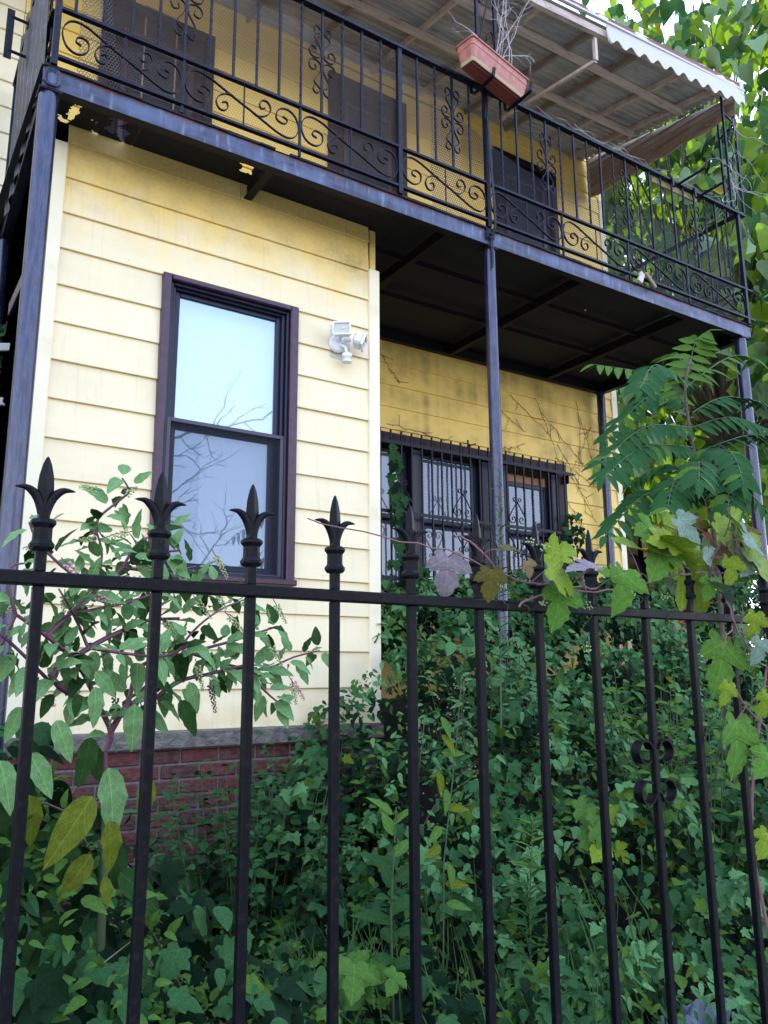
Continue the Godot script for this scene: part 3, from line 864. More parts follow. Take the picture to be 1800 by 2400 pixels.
func security_light() -> void:
	var s := thing("security_light", "white twin floodlight with motion sensor on the bay beside its window", "security light", Vector3(2.5, 3.79, Z1))
	var b := Basis(Vector3.RIGHT, PI / 2)
	var mb := MB.new()
	mb.lathe(Vector3(2.505, 3.775, Z1 + 0.018), [[0.062, 0.0], [0.062, 0.008], [0.05, 0.022], [0.024, 0.03], [0.0, 0.031]], 24, b)
	part(s, "back_plate", mb, M.white_plastic)
	var lamp := func(c: Vector3, rot: Basis) -> void:
		var m := MB.new()
		m.cbox(c, Vector3(0.112, 0.082, 0.062), 0.012, rot)
		frame4_at(m, c + rot.z * 0.038, Vector2(0.118, 0.088), 0.01, 0.016, rot)
		var head := part(s, "lamp_head", m, M.white_plastic)
		m = MB.new()
		m.box(c + rot.z * 0.033, Vector3(0.096, 0.066, 0.006), rot)
		part(head, "lens", m, M.lamp_lens)
		m = MB.new()
		m.lathe(c + rot.z * 0.0365 + rot.x * 0.008, [[0.009, 0.0], [0.008, 0.004], [0.0, 0.005]], 10, rot * b)
		for q in [-0.012, 0.032]: m.ball(c + rot.z * 0.037 + rot.x * q, 0.003)
		part(head, "bulb_seat", m, M.sensor_lens)
	lamp.call(Vector3(2.488, 3.835, Z1 + 0.12), Basis(Vector3.UP, -0.62) * Basis(Vector3.RIGHT, 0.12))
	lamp.call(Vector3(2.615, 3.79, Z1 + 0.115), Basis(Vector3.UP, 0.95) * Basis(Vector3.RIGHT, 0.35) * Basis(Vector3(0, 0, 1), -0.1))
	mb = MB.new()
	mb.tube([Vector3(2.505, 3.78, Z1 + 0.045), Vector3(2.496, 3.81, Z1 + 0.09)], 0.011, -1, 10)
	mb.tube([Vector3(2.512, 3.775, Z1 + 0.045), Vector3(2.55, 3.79, Z1 + 0.075), Vector3(2.575, 3.795, Z1 + 0.085)], 0.011, -1, 10)
	mb.tube([Vector3(2.512, 3.765, Z1 + 0.045), Vector3(2.54, 3.74, Z1 + 0.075), Vector3(2.545, 3.69, Z1 + 0.08)], 0.011, -1, 10)
	part(s, "arm", mb, M.white_plastic)
	mb = MB.new()
	mb.lathe(Vector3(2.546, 3.635, Z1 + 0.08), [[0.0, 0.062], [0.03, 0.06], [0.034, 0.052], [0.034, 0.034]].map(func(q): return q), 20)
	var sen := part(s, "motion_sensor", mb, M.white_plastic)
	mb = MB.new()
	mb.lathe(Vector3(2.546, 3.635, Z1 + 0.08), [[0.0, 0.0], [0.033, 0.0005], [0.033, 0.006], [0.029, 0.007]], 20)
	part(sen, "sensor_base", mb, M.white_plastic)
	mb = MB.new()
	mb.lathe(Vector3(2.546, 3.635, Z1 + 0.08), [[0.029, 0.005], [0.030, 0.036]], 20)
	part(sen, "sensor_lens", mb, M.sensor_lens)

func frame4_at(mb: MB, c: Vector3, s: Vector2, w: float, d: float, b: Basis) -> void:
	for q in [-1, 1]:
		mb.box(c + b.x * q * (s.x - w) / 2, Vector3(w, s.y, d), b)
		mb.box(c + b.y * q * (s.y - w) / 2, Vector3(s.x - 2 * w, w, d - 0.002), b)

# ---------------------------------------------------------------- the balcony
func lift(x: float) -> float: return 0.009 * (x - 0.53)   # the deck climbs a little to the right

func band_scroll() -> Array:   # one S of the lower band and its two side curls, in panel units
	var big := v2s([0.16, 0.40, 0.12, 0.44, 0.13, 0.545, 0.175, 0.57, 0.215, 0.50, 0.21, 0.32, 0.165, 0.205, 0.105, 0.19, 0.045, 0.29, 0.012, 0.53, 0.035, 0.75, 0.095, 0.87, 0.19, 0.85, 0.30, 0.73, 0.42, 0.585, 0.5, 0.5])
	var full := big.duplicate()
	for i in range(big.size() - 2, -1, -1): full.append(Vector2.ONE - big[i])
	var curl := v2s([0.42, 0.59, 0.385, 0.63, 0.34, 0.60, 0.29, 0.50, 0.268, 0.34, 0.295, 0.20, 0.34, 0.20, 0.366, 0.31, 0.352, 0.41, 0.318, 0.37])
	var other := []
	for q in curl: other.append(Vector2.ONE - q)
	return [full, curl, other]

func twisted(a: Vector3, b: Vector3, s: float) -> MB:
	var mb := MB.new()
	var k := 30
	var h := s * 0.62
	for i in k:
		var t0 := float(i) / k
		var t1 := float(i + 1) / k
		var a0 := t0 * 19.0
		var a1 := t1 * 19.0
		var p := a.lerp(b, t0)
		var q := a.lerp(b, t1)
		for j in 4:
			var w0 := a0 + j * PI / 2
			var w1 := w0 + PI / 2
			var u0 := a1 + j * PI / 2
			var u1 := u0 + PI / 2
			mb.quad(p + Vector3(cos(w1), 0, sin(w1)) * h, p + Vector3(cos(w0), 0, sin(w0)) * h, q + Vector3(cos(u0), 0, sin(u0)) * h, q + Vector3(cos(u1), 0, sin(u1)) * h)
	return mb

func rail_side(o: Node3D, at: Callable, span: float, posts: Array, panels: Array, bars: Array) -> void:   # at(s, y) gives the point at s along the rail and y above the deck sheet
	var dir: Vector3 = (at.call(1.0, 0.0) - at.call(0.0, 0.0)).normalized()
	var across := dir.cross(Vector3.UP)
	for q in [["bottom_rail", 0.055, 0.016, 0.03], ["middle_rail", 0.345, 0.016, 0.03], ["top_rail", 1.115, 0.022, 0.046]]:
		var mb := MB.new()
		mb.bar(at.call(0.0, q[1]), at.call(span, q[1]), q[3], q[2], across)
		part(o, q[0], mb, M.iron)
	for s in posts:
		var mb := MB.new()
		mb.bar(at.call(s, 0.0), at.call(s, 1.105), 0.032, 0.032, across)
		part(o, "post", mb, M.iron)
	for p in panels:
		for shape in band_scroll():
			var pts := []
			for q in smooth_path(shape, 4): pts.append(at.call(p[0] + (p[1] - p[0]) * q.x, 0.063 + 0.274 * q.y))
			var mb := MB.new()
			mb.sweep(pts, 0.014, 0.006, across)
			part(o, "scroll", mb, M.iron)
		var mb := MB.new()
		mb.bar(at.call((p[0] + p[1]) / 2, 0.06), at.call((p[0] + p[1]) / 2, 0.34), 0.006, 0.008, across)
		part(o, "divider", mb, M.iron)
		mb = MB.new()
		mb.bar(at.call(p[1], 0.0), at.call(p[1], 0.34), 0.014, 0.014, across)
		part(o, "divider", mb, M.iron)
	for b in bars:
		var s: float = b[0]
		if b[1] == "twist":
			part(o, "baluster", twisted(at.call(s, 0.35), at.call(s, 1.105), 0.015), M.iron)
			continue
		var mb := MB.new()
		mb.bar(at.call(s, 0.35), at.call(s, 1.105), 0.014, 0.014, across)
		part(o, "baluster", mb, M.iron)
		if b[1] != "scroll": continue
		for q in [[1, 1], [-1, 1], [1, -1], [-1, -1]]:
			var pts := []
			for c in smooth_path(v2s([0.055, 0.195, 0.062, 0.225, 0.045, 0.245, 0.022, 0.236, 0.013, 0.205, 0.056, 0.163, 0.014, 0.085, 0.012, 0.03, 0.045, 0.008, 0.08, 0.016, 0.095, 0.05, 0.076, 0.085, 0.045, 0.072, 0.052, 0.045]), 4):
				pts.append(at.call(s + c.x * q[0], 0.735 + c.y * q[1]))
			mb = MB.new()
			mb.sweep(pts, 0.012, 0.005, across)
			part(o, "scroll", mb, M.iron)

func channel(mb: MB, a: Vector3, b: Vector3, back: Vector3, h: float, w: float) -> void:   # C section: web from a to b, flanges towards «back»; a and b on the lower outer edge
	var up := Vector3.UP
	var t := 0.008
	var bk := back.normalized()
	mb.bar((a + up * h / 2) + bk * t / 2, (b + up * h / 2) + bk * t / 2, h, t, up)
	for y in [t / 2, h - t / 2]: mb.bar(a + up * y + bk * (t + (w - t) / 2), b + up * y + bk * (t + (w - t) / 2), t, w - t, up)

func build_balcony() -> void:
	var x0 := 0.53
	var x1 := 6.66
	var zf := -3.98
	var zb := -5.78
	var y := 4.59
	var o := thing("iron_balcony", "black iron balcony with scrolled railing on pipe columns across the house front", "balcony", Vector3(3.6, 0, -4.9))
	var mb := MB.new()
	var k := 24
	for i in k:   # the front channel's face, with its own paint
		var a := lerpf(x0, x1, float(i) / k)
		var b := lerpf(x0, x1, float(i + 1) / k)
		var ua := (a - x0) / 6.3
		var ub := (b - x0) / 6.3
		mb.quad(Vector3(a, y + lift(a), zf), Vector3(b, y + lift(b), zf), Vector3(b, y + 0.112 + lift(b), zf), Vector3(a, y + 0.112 + lift(a), zf), [Vector2(ua, 0.98), Vector2(ub, 0.98), Vector2(ub, 0.02), Vector2(ua, 0.02)])
	var beam := part(o, "front_beam", mb, M.beam_face)
	mb = MB.new()
	channel(mb, Vector3(x0, y + lift(x0), zf - 0.001), Vector3(x1, y + lift(x1), zf - 0.001), Vector3(0, 0, -1), 0.112, 0.06)
	part(beam, "flange", mb, M.joist_iron)
	mb = MB.new()
	mb.cbox(Vector3(x0 + 0.045, y + 0.056, zf + 0.001), Vector3(0.085, 0.1, 0.006), 0.02)
	part(beam, "end_plate", mb, M.beam_face)
	mb = MB.new()
	channel(mb, Vector3(x0 + 0.01, y, zf - 0.004), Vector3(x0 + 0.065, y, zb), Vector3(1, 0, 0), 0.112, 0.06)
	part(o, "side_beam", mb, M.iron)
	mb = MB.new()
	channel(mb, Vector3(x1, y + lift(x1), zf), Vector3(x1, y + lift(x1), zb), Vector3(-1, 0, 0), 0.112, 0.06)
	part(o, "side_beam", mb, M.iron)
	mb = MB.new()
	channel(mb, Vector3(x0, y + 0.0, zb), Vector3(x1, y + lift(x1), zb), Vector3(0, 0, 1), 0.112, 0.06)
	part(o, "rear_beam", mb, M.joist_iron)
	for jx in [1.84, 3.2, 4.54, 5.8]:
		mb = MB.new()
		mb.bar(Vector3(jx, y + 0.008 + lift(jx), zf - 0.01), Vector3(jx, y + 0.008 + lift(jx), zb + 0.01), 0.05, 0.008, Vector3.RIGHT)
		mb.bar(Vector3(jx, y + 0.056 + lift(jx), zf - 0.01), Vector3(jx, y + 0.056 + lift(jx), zb + 0.01), 0.088, 0.007)
		mb.bar(Vector3(jx, y + 0.056 + lift(jx), zf - 0.01), Vector3(jx, y + 0.056 + lift(jx), zb + 0.01), 0.088, 0.007, Vector3.UP)
		part(o, "joist", mb, M.joist_iron)
	for jz in [-4.56, -5.1]:
		mb = MB.new()
		mb.bar(Vector3(2.86, y + 0.06 + lift(2.86), jz), Vector3(x1, y + 0.06 + lift(x1), jz), 0.04, 0.03, Vector3.UP)
		part(o, "angle_iron", mb, M.joist_iron)
	# deck sheet, rusted through at the left front corner and by the first joist
	mb = MB.new()
	var hn := fn(81, 6.5, 4)
	var dy := y + 0.114
	var cell := 0.0078
	var patches := [Rect2(0.60, -4.44, 0.5, 0.46), Rect2(1.70, -4.30, 0.13, 0.17), Rect2(4.9, -4.75, 0.9, 0.6)]
	for r in patches:
		var gap: float = {0: 0.20, 1: -0.16, 2: 0.70}[patches.find(r)]
		var nx := roundi(r.size.x / cell)
		var nz := roundi(r.size.y / cell)
		for i in nx:
			for j in nz:
				var px: float = r.position.x + i * cell
				var pz: float = r.position.y + j * cell
				var edge := minf(minf(i, nx - 1 - i), minf(j, nz - 1 - j)) / 10.0
				var gone: bool = hn.get_noise_2d(px, pz * 1.2) > gap + maxf(0, 0.5 - edge)
				if patches.find(r) == 0: gone = gone and (px - 0.6) * 0.9 + (-3.98 - pz) > 0.06
				if not gone:
					mb.quad(Vector3(px, dy + lift(px), pz), Vector3(px + cell, dy + lift(px), pz), Vector3(px + cell, dy + lift(px), pz + cell), Vector3(px, dy + lift(px), pz + cell))
	var xs := [x0 - 0.01, 0.60, 1.10, 1.70, 1.83, 4.9, 5.8, x1 + 0.01]
	var zs := [zb, -4.75, -4.44, -4.30, -4.15, -4.13, -3.98, zf + 0.008]
	for i in xs.size() - 1:
		for j in zs.size() - 1:
			var mid := Vector2((xs[i] + xs[i + 1]) / 2, (zs[j] + zs[j + 1]) / 2)
			var cut := false
			for r in patches: cut = cut or r.has_point(mid)
			if cut: continue
			mb.quad(Vector3(xs[i], dy + lift(xs[i]), zs[j]), Vector3(xs[i + 1], dy + lift(xs[i + 1]), zs[j]), Vector3(xs[i + 1], dy + lift(xs[i + 1]), zs[j + 1]), Vector3(xs[i], dy + lift(xs[i]), zs[j + 1]))
	part(o, "deck_sheet", mb, M.rust)
	mb = MB.new()
	for i in 61:   # ragged rusty lip
		var a := lerpf(x0, x1, i / 61.0)
		var b := lerpf(x0, x1, (i + 1) / 61.0)
		if a > 1.74 and a < 1.86:
			if mb.v.size(): part(o, "deck_edge", mb, M.rust)
			mb = MB.new()
			continue
		mb.box(Vector3((a + b) / 2, dy + lift(a) + 0.006, zf + 0.004 + rf(-0.004, 0.003)), Vector3(b - a, 0.014 + rf(-0.003, 0.004), 0.02))
	part(o, "deck_edge", mb, M.rust)
	# columns
	for q in [[0.575, -4.035, 0.050], [3.555, -4.03, 0.043], [6.56, -4.035, 0.052], [6.575, -5.72, 0.044], [0.61, -5.72, 0.05]]:
		mb = MB.new()
		mb.tube([Vector3(q[0], 0.0, q[1]), Vector3(q[0], 2.4, q[1]), Vector3(q[0], y - 0.012 + lift(q[0]), q[1])], q[2], -1, 20)
		var col := part(o, "column", mb, M.column_iron)
		mb = MB.new()
		mb.box(Vector3(q[0], y - 0.007 + lift(q[0]), q[1]), Vector3(q[2] * 2.2, 0.01, q[2] * 2.2))
		part(col, "cap_plate", mb, M.iron)
	# railings
	var base := dy + 0.01
	var bars := []
	for j in range(1, 15): bars.append([2.164 - j * 0.1485, "twist" if j % 2 else ("scroll" if j in [4, 10] else "plain")])
	for j in range(1, 25):
		if j != 5: bars.append([2.164 + j * 0.1527, "plain" if j % 2 and not j in [3, 9, 15, 21] else ("scroll" if j % 2 else "twist")])
	var short := []
	for j in range(1, 11): short.append([j * 0.155, "twist" if j % 2 else ("scroll" if j == 6 else "plain")])
	rail_side(o, func(s: float, h: float) -> Vector3: return Vector3(0.575 + s, base + lift(0.575 + s) + h * 1.005, -3.965), 6.13, [0.0, 2.164, 2.929, 6.03], [[0.02, 0.68], [0.68, 1.42], [1.42, 2.155], [2.175, 2.92], [2.94, 3.67], [3.67, 4.42], [4.42, 5.18], [5.18, 6.02]], bars)
	rail_side(o, func(s: float, h: float) -> Vector3: return Vector3(0.56 + 0.02 * s, base + h, -3.99 - s), 1.76, [1.72], [[0.02, 0.85], [0.85, 1.7]], short)
	rail_side(o, func(s: float, h: float) -> Vector3: return Vector3(6.62, base + lift(6.62) + h, -3.99 - s), 1.76, [1.72], [[0.02, 0.85], [0.85, 1.7]], short)
	# lattice posts that carry the awning
	var post := func(px: float, pz: float, ya: float, yb: float) -> void:
		var m := MB.new()
		m.bar(Vector3(px, ya, pz), Vector3(px, yb, pz), 0.02, 0.02)
		part(o, "lattice_post", m, M.iron)
	post.call(3.395, -3.9, 5.86, 7.0)
	post.call(3.57, -3.9, 5.86, 7.0)
	post.call(6.545, -3.97, 5.93, 7.14)
	post.call(6.725, -3.97, 5.93, 7.14)
	post.call(6.725, -4.14, 5.93, 7.16)
	for q in [[3.395, 3.57, -3.9, 6.2], [3.395, 3.57, -3.9, 6.65], [6.545, 6.725, -3.97, 6.05], [6.545, 6.725, -3.97, 6.45], [6.545, 6.725, -3.97, 6.8]]:
		var pts := []
		for c in smooth_path(v2s([0.22, 0.02, 0.12, 0.05, 0.1, 0.14, 0.25, 0.2, 0.42, 0.12, 0.5, 0.0, 0.58, -0.12, 0.75, -0.2, 0.9, -0.14, 0.88, -0.05, 0.78, -0.02]), 4):
			pts.append(Vector3(lerpf(q[0], q[1], c.x), q[3] - c.y * 0.6, q[2]))
		mb = MB.new()
		mb.sweep(pts, 0.012, 0.006)
		part(o, "scroll", mb, M.iron)
	mb = MB.new()
	mb.bar(Vector3(6.555, 6.95, -3.97), Vector3(6.715, 6.9, -3.97), 0.014, 0.014)
	mb.bar(Vector3(6.725, 6.9, -3.98), Vector3(6.725, 6.84, -4.13), 0.014, 0.014)
	mb.bar(Vector3(3.42, 6.2, -3.9), Vector3(3.55, 6.75, -3.9), 0.01, 0.01)
	part(o, "lattice_brace", mb, M.iron)
	mb = MB.new()   # bent strap hung over the beam at the middle column
	mb.sweep(smooth_path(v3s([3.50, 5.62, -3.935, 3.515, 5.2, -3.93, 3.525, 4.85, -3.92, 3.53, 4.74, -3.93, 3.525, 4.64, -3.962, 3.53, 4.5, -3.968, 3.525, 4.44, -3.972])), 0.006, 0.02)
	mb.cbox(Vector3(3.515, 4.69, -3.962), Vector3(0.075, 0.085, 0.02), 0.01)
	mb.ball(Vector3(3.505, 4.68, -3.948), 0.014)
	part(o, "strap", mb, M.iron)

func netting() -> void:
	var net := func(called: String, label: String, pts: Callable, m: Material, nx: int, ny: int) -> void:
		var t := thing(called, label, "netting", pts.call(0.5, 0.0))
		var mb := MB.new()
		for i in nx:
			for j in ny:
				var q := []
				for c in [[i, j], [i + 1, j], [i + 1, j + 1], [i, j + 1]]: q.append(pts.call(float(c[0]) / nx, float(c[1]) / ny))
				mb.quad(q[0], q[1], q[2], q[3])
		part(t, "mesh_sheet", mb, m)
	var wob := fn(91, 0.9, 2)
	net.call("pale_netting", "pale plastic netting tied behind the left half of the balcony railing", func(u: float, v: float) -> Vector3:
		var x := lerpf(0.70, 3.30, u)
		return Vector3(x, lerpf(4.72, 5.74 + 0.05 * wob.get_noise_1d(x * 2.0) - 0.10 * u, v) + lift(x), -4.0 + 0.012 * wob.get_noise_2d(x, v * 2.0)), M.pale_net, 26, 6)
	net.call("black_netting", "sagging black netting on the right half of the balcony railing", func(u: float, v: float) -> Vector3:
		var x := lerpf(3.05, 6.56, u)
		var top := 5.50 + 0.10 * cos(u * 9.0) * (1.0 - u) - 0.10 * sin(u * PI)
		return Vector3(x, lerpf(4.72, top, v) + lift(x), -4.03 + 0.03 * wob.get_noise_2d(x * 1.4, v * 2.0)), M.black_net, 36, 6)
	net.call("black_netting", "narrow strip of black netting hanging by the left corner post", func(u: float, v: float) -> Vector3:
		var x := 0.70 + lerpf(0.26, 0.05, pow(v, 0.7)) * u
		return Vector3(x, lerpf(4.72, 6.2, v), -4.03 + 0.02 * sin(u * 9.0)), M.black_net, 8, 10)
	net.call("black_tarp", "blue black tarp strapped over the balcony's left side railing", func(u: float, v: float) -> Vector3:
		var z := lerpf(-4.06, -5.42 - 0.08 * v, u)
		return Vector3(0.545 + 0.03 * u - 0.012 * sin(u * 40.0 + 2.0 * v), lerpf(4.70 - 0.12 * u, 5.95, v), z), M.tarp, 40, 8)
	net.call("black_netting", "loose black netting over the right side railing of the balcony", func(u: float, v: float) -> Vector3:
		var z := lerpf(-4.06, -5.7, u)
		return Vector3(6.6 + 0.02 * sin(u * 12.0), lerpf(4.76, 5.6 - 0.2 * sin(u * 3.0), v), z), M.black_net, 16, 5)

# ---------------------------------------------------------------- awning
func build_awning() -> void:
	var o := thing("porch_awning", "ribbed metal awning with scalloped white valance over the balcony", "awning", Vector3(3.6, 7.4, -4.9))
	var front := func(x: float) -> Vector3: return Vector3(x, 7.13 + 0.02 * (x - 4.0), lerpf(-4.05, -3.88, clampf((x - 4.2) / 2.4, 0, 1)))
	var back := func(x: float) -> Vector3: return Vector3(x, 7.43 + 0.042 * (x - 3.0), -5.90)
	var right := 6.66
	var left := -0.2
	var nx := 12
	var nz := 27
	var mb := MB.new()
	for i in nx:
		for j in nz:
			for half in 4:   # stepped ribs that run along the front
				var t0 = (j + [0.0, 0.58, 0.72, 0.86][half]) / nz
				var t1 = (j + [0.58, 0.72, 0.86, 1.0][half]) / nz
				var h0: float = [0.0, 0.0, 0.02, 0.02][half]
				var h1: float = [0.0, 0.02, 0.02, 0.0][half]
				var xa := lerpf(left, right, float(i) / nx)
				var xb := lerpf(left, right, float(i + 1) / nx)
				var p := func(x: float, t: float, h: float) -> Vector3: return front.call(x).lerp(back.call(x), t) + Vector3(0, h, 0)
				mb.quad(p.call(xa, t0, h0), p.call(xb, t0, h0), p.call(xb, t1, h1), p.call(xa, t1, h1))
	part(o, "roof_sheet", mb, M.awning_sheet)
	for x in [1.1, 1.75, 2.4, 3.05, 3.7, 4.3, 4.88, 5.44, 5.98, 6.44]:
		mb = MB.new()
		mb.bar(front.call(x) + Vector3(0, -0.035, -0.03), back.call(x) + Vector3(0, -0.035, 0.06), 0.055, 0.03, Vector3.UP)
		part(o, "rafter", mb, M.awning_dark if x < 6.2 and int(x * 10) % 2 == 0 else M.awning_wood)
	for q in [[-4.44, 0.092], [-4.98, 0.092]]:
		var t: float = (q[0] + 4.0) / -1.83
		mb = MB.new()
		mb.bar(front.call(0.0).lerp(back.call(0.0), t) + Vector3(0, -q[1], 0), front.call(6.46).lerp(back.call(6.46), t) + Vector3(0, -q[1], 0), 0.055, 0.042, Vector3.UP)
		part(o, "purlin", mb, M.awning_wood)
	mb = MB.new()   # header along the front
	mb.bar(front.call(-0.2) + Vector3(0, -0.06, -0.03), front.call(4.2) + Vector3(0, -0.06, -0.03), 0.07, 0.04, Vector3.UP)
	mb.bar(front.call(4.2) + Vector3(0, -0.06, -0.03), front.call(6.62) + Vector3(0, -0.06, -0.03), 0.07, 0.04, Vector3.UP)
	part(o, "header", mb, M.awning_wood)
	mb = MB.new()
	mb.bar(back.call(-0.2) + Vector3(0, -0.1, 0.03), back.call(6.6) + Vector3(0, -0.1, 0.03), 0.07, 0.05, Vector3.UP)
	part(o, "wall_plate", mb, M.awning_dark)
	# valance: scalloped white strip on the right, torn off further left
	mb = MB.new()
	var x := 4.93
	var k := 0
	while x < 6.74:
		var xb := minf(x + 0.0165, 6.75)
		var s0 := 0.155 + 0.030 * sin(k * TAU / 10.0)
		var s1 := 0.155 + 0.030 * sin((k + 1) * TAU / 10.0)
		if x < 5.0: s0 *= clampf((x - 4.9) / 0.09, 0.2, 1)
		var a: Vector3 = front.call(x) + Vector3(0, 0.0, 0.03)
		var b: Vector3 = front.call(xb) + Vector3(0, 0.0, 0.03)
		mb.quad(a + Vector3(0, -s0, 0), b + Vector3(0, -s1, 0), b, a)
		mb.quad(b + Vector3(0, -s1, -0.006), a + Vector3(0, -s0, -0.006), a + Vector3(0, 0, -0.006), b + Vector3(0, 0, -0.006))
		mb.quad(a + Vector3(0, -s0, -0.006), b + Vector3(0, -s1, -0.006), b + Vector3(0, -s1, 0), a + Vector3(0, -s0, 0))
		x = xb + 0.00001
		k += 1
	part(o, "valance", mb, M.white_paint)
	mb = MB.new()
	mb.bar(front.call(4.0) + Vector3(0, 0.01, 0.03), front.call(6.75) + Vector3(0, 0.01, 0.03), 0.02, 0.02, Vector3.UP)
	mb.bar(front.call(-0.2) + Vector3(0, 0.01, 0.03), front.call(4.0) + Vector3(0, 0.01, 0.03), 0.02, 0.02, Vector3.UP)
	part(o, "drip_edge", mb, M.white_paint)
	mb = MB.new()
	mb.bar(front.call(-0.2) + Vector3(0, 0.055, 0.012), front.call(4.2) + Vector3(0, 0.055, 0.012), 0.07, 0.012, Vector3.UP)
	mb.bar(front.call(4.2) + Vector3(0, 0.055, 0.012), front.call(6.70) + Vector3(0, 0.055, 0.012), 0.07, 0.012, Vector3.UP)
	part(o, "fascia", mb, M.peeling_maroon)
	mb = MB.new()
	mb.cbox(front.call(6.72) + Vector3(0, 0.03, 0.01), Vector3(0.05, 0.16, 0.05), 0.008)
	part(o, "end_cap", mb, M.white_paint)
	# boarded gable at the right end, each board its own
	for i in 9:
		var ya := 6.97 + i * 0.072
		mb = MB.new()
		var zz := -3.93
		var pts := []
		for s in 13:
			var z := lerpf(-3.94, -5.80, s / 12.0)
			var t := (z + 3.9) / -1.93
			var top: float = lerpf(7.18, 7.60, t) - 0.01
			var lo := ya + (0.10 * t) + (0.015 * sin(s * 2.2) if i == 0 else 0.0)
			pts.append([z, lo, minf(lo + 0.078, top)])
		for s in 12:
			var a: Array = pts[s]
			var b: Array = pts[s + 1]
			if a[2] <= a[1] + 0.002 and b[2] <= b[1] + 0.002: continue
			var a2 := maxf(a[2], a[1])
			var b2 := maxf(b[2], b[1])
			var xo := 6.70
			mb.quad(Vector3(xo - 0.014, b[1], b[0]), Vector3(xo - 0.014, a[1], a[0]), Vector3(xo - 0.004, a2, a[0]), Vector3(xo - 0.004, b2, b[0]))
			mb.quad(Vector3(xo + 0.004, a[1], a[0]), Vector3(xo + 0.004, b[1], b[0]), Vector3(xo + 0.004, b2, b[0]), Vector3(xo + 0.004, a2, a[0]))
			mb.quad(Vector3(xo + 0.004, b[1], b[0]), Vector3(xo + 0.004, a[1], a[0]), Vector3(xo - 0.014, a[1], a[0]), Vector3(xo - 0.014, b[1], b[0]))
		if mb.v.size(): part(o, "gable_board", mb, M.gable_board)
	mb = MB.new()   # a loose hanger strut
	mb.bar(Vector3(4.86, 7.02, -4.05), Vector3(4.86, 6.80, -4.05), 0.03, 0.03)
	mb.bar(Vector3(4.86, 6.80, -4.05), Vector3(4.86, 7.02, -5.3), 0.03, 0.03, Vector3.UP)
	part(o, "hanger_strut", mb, M.awning_wood)

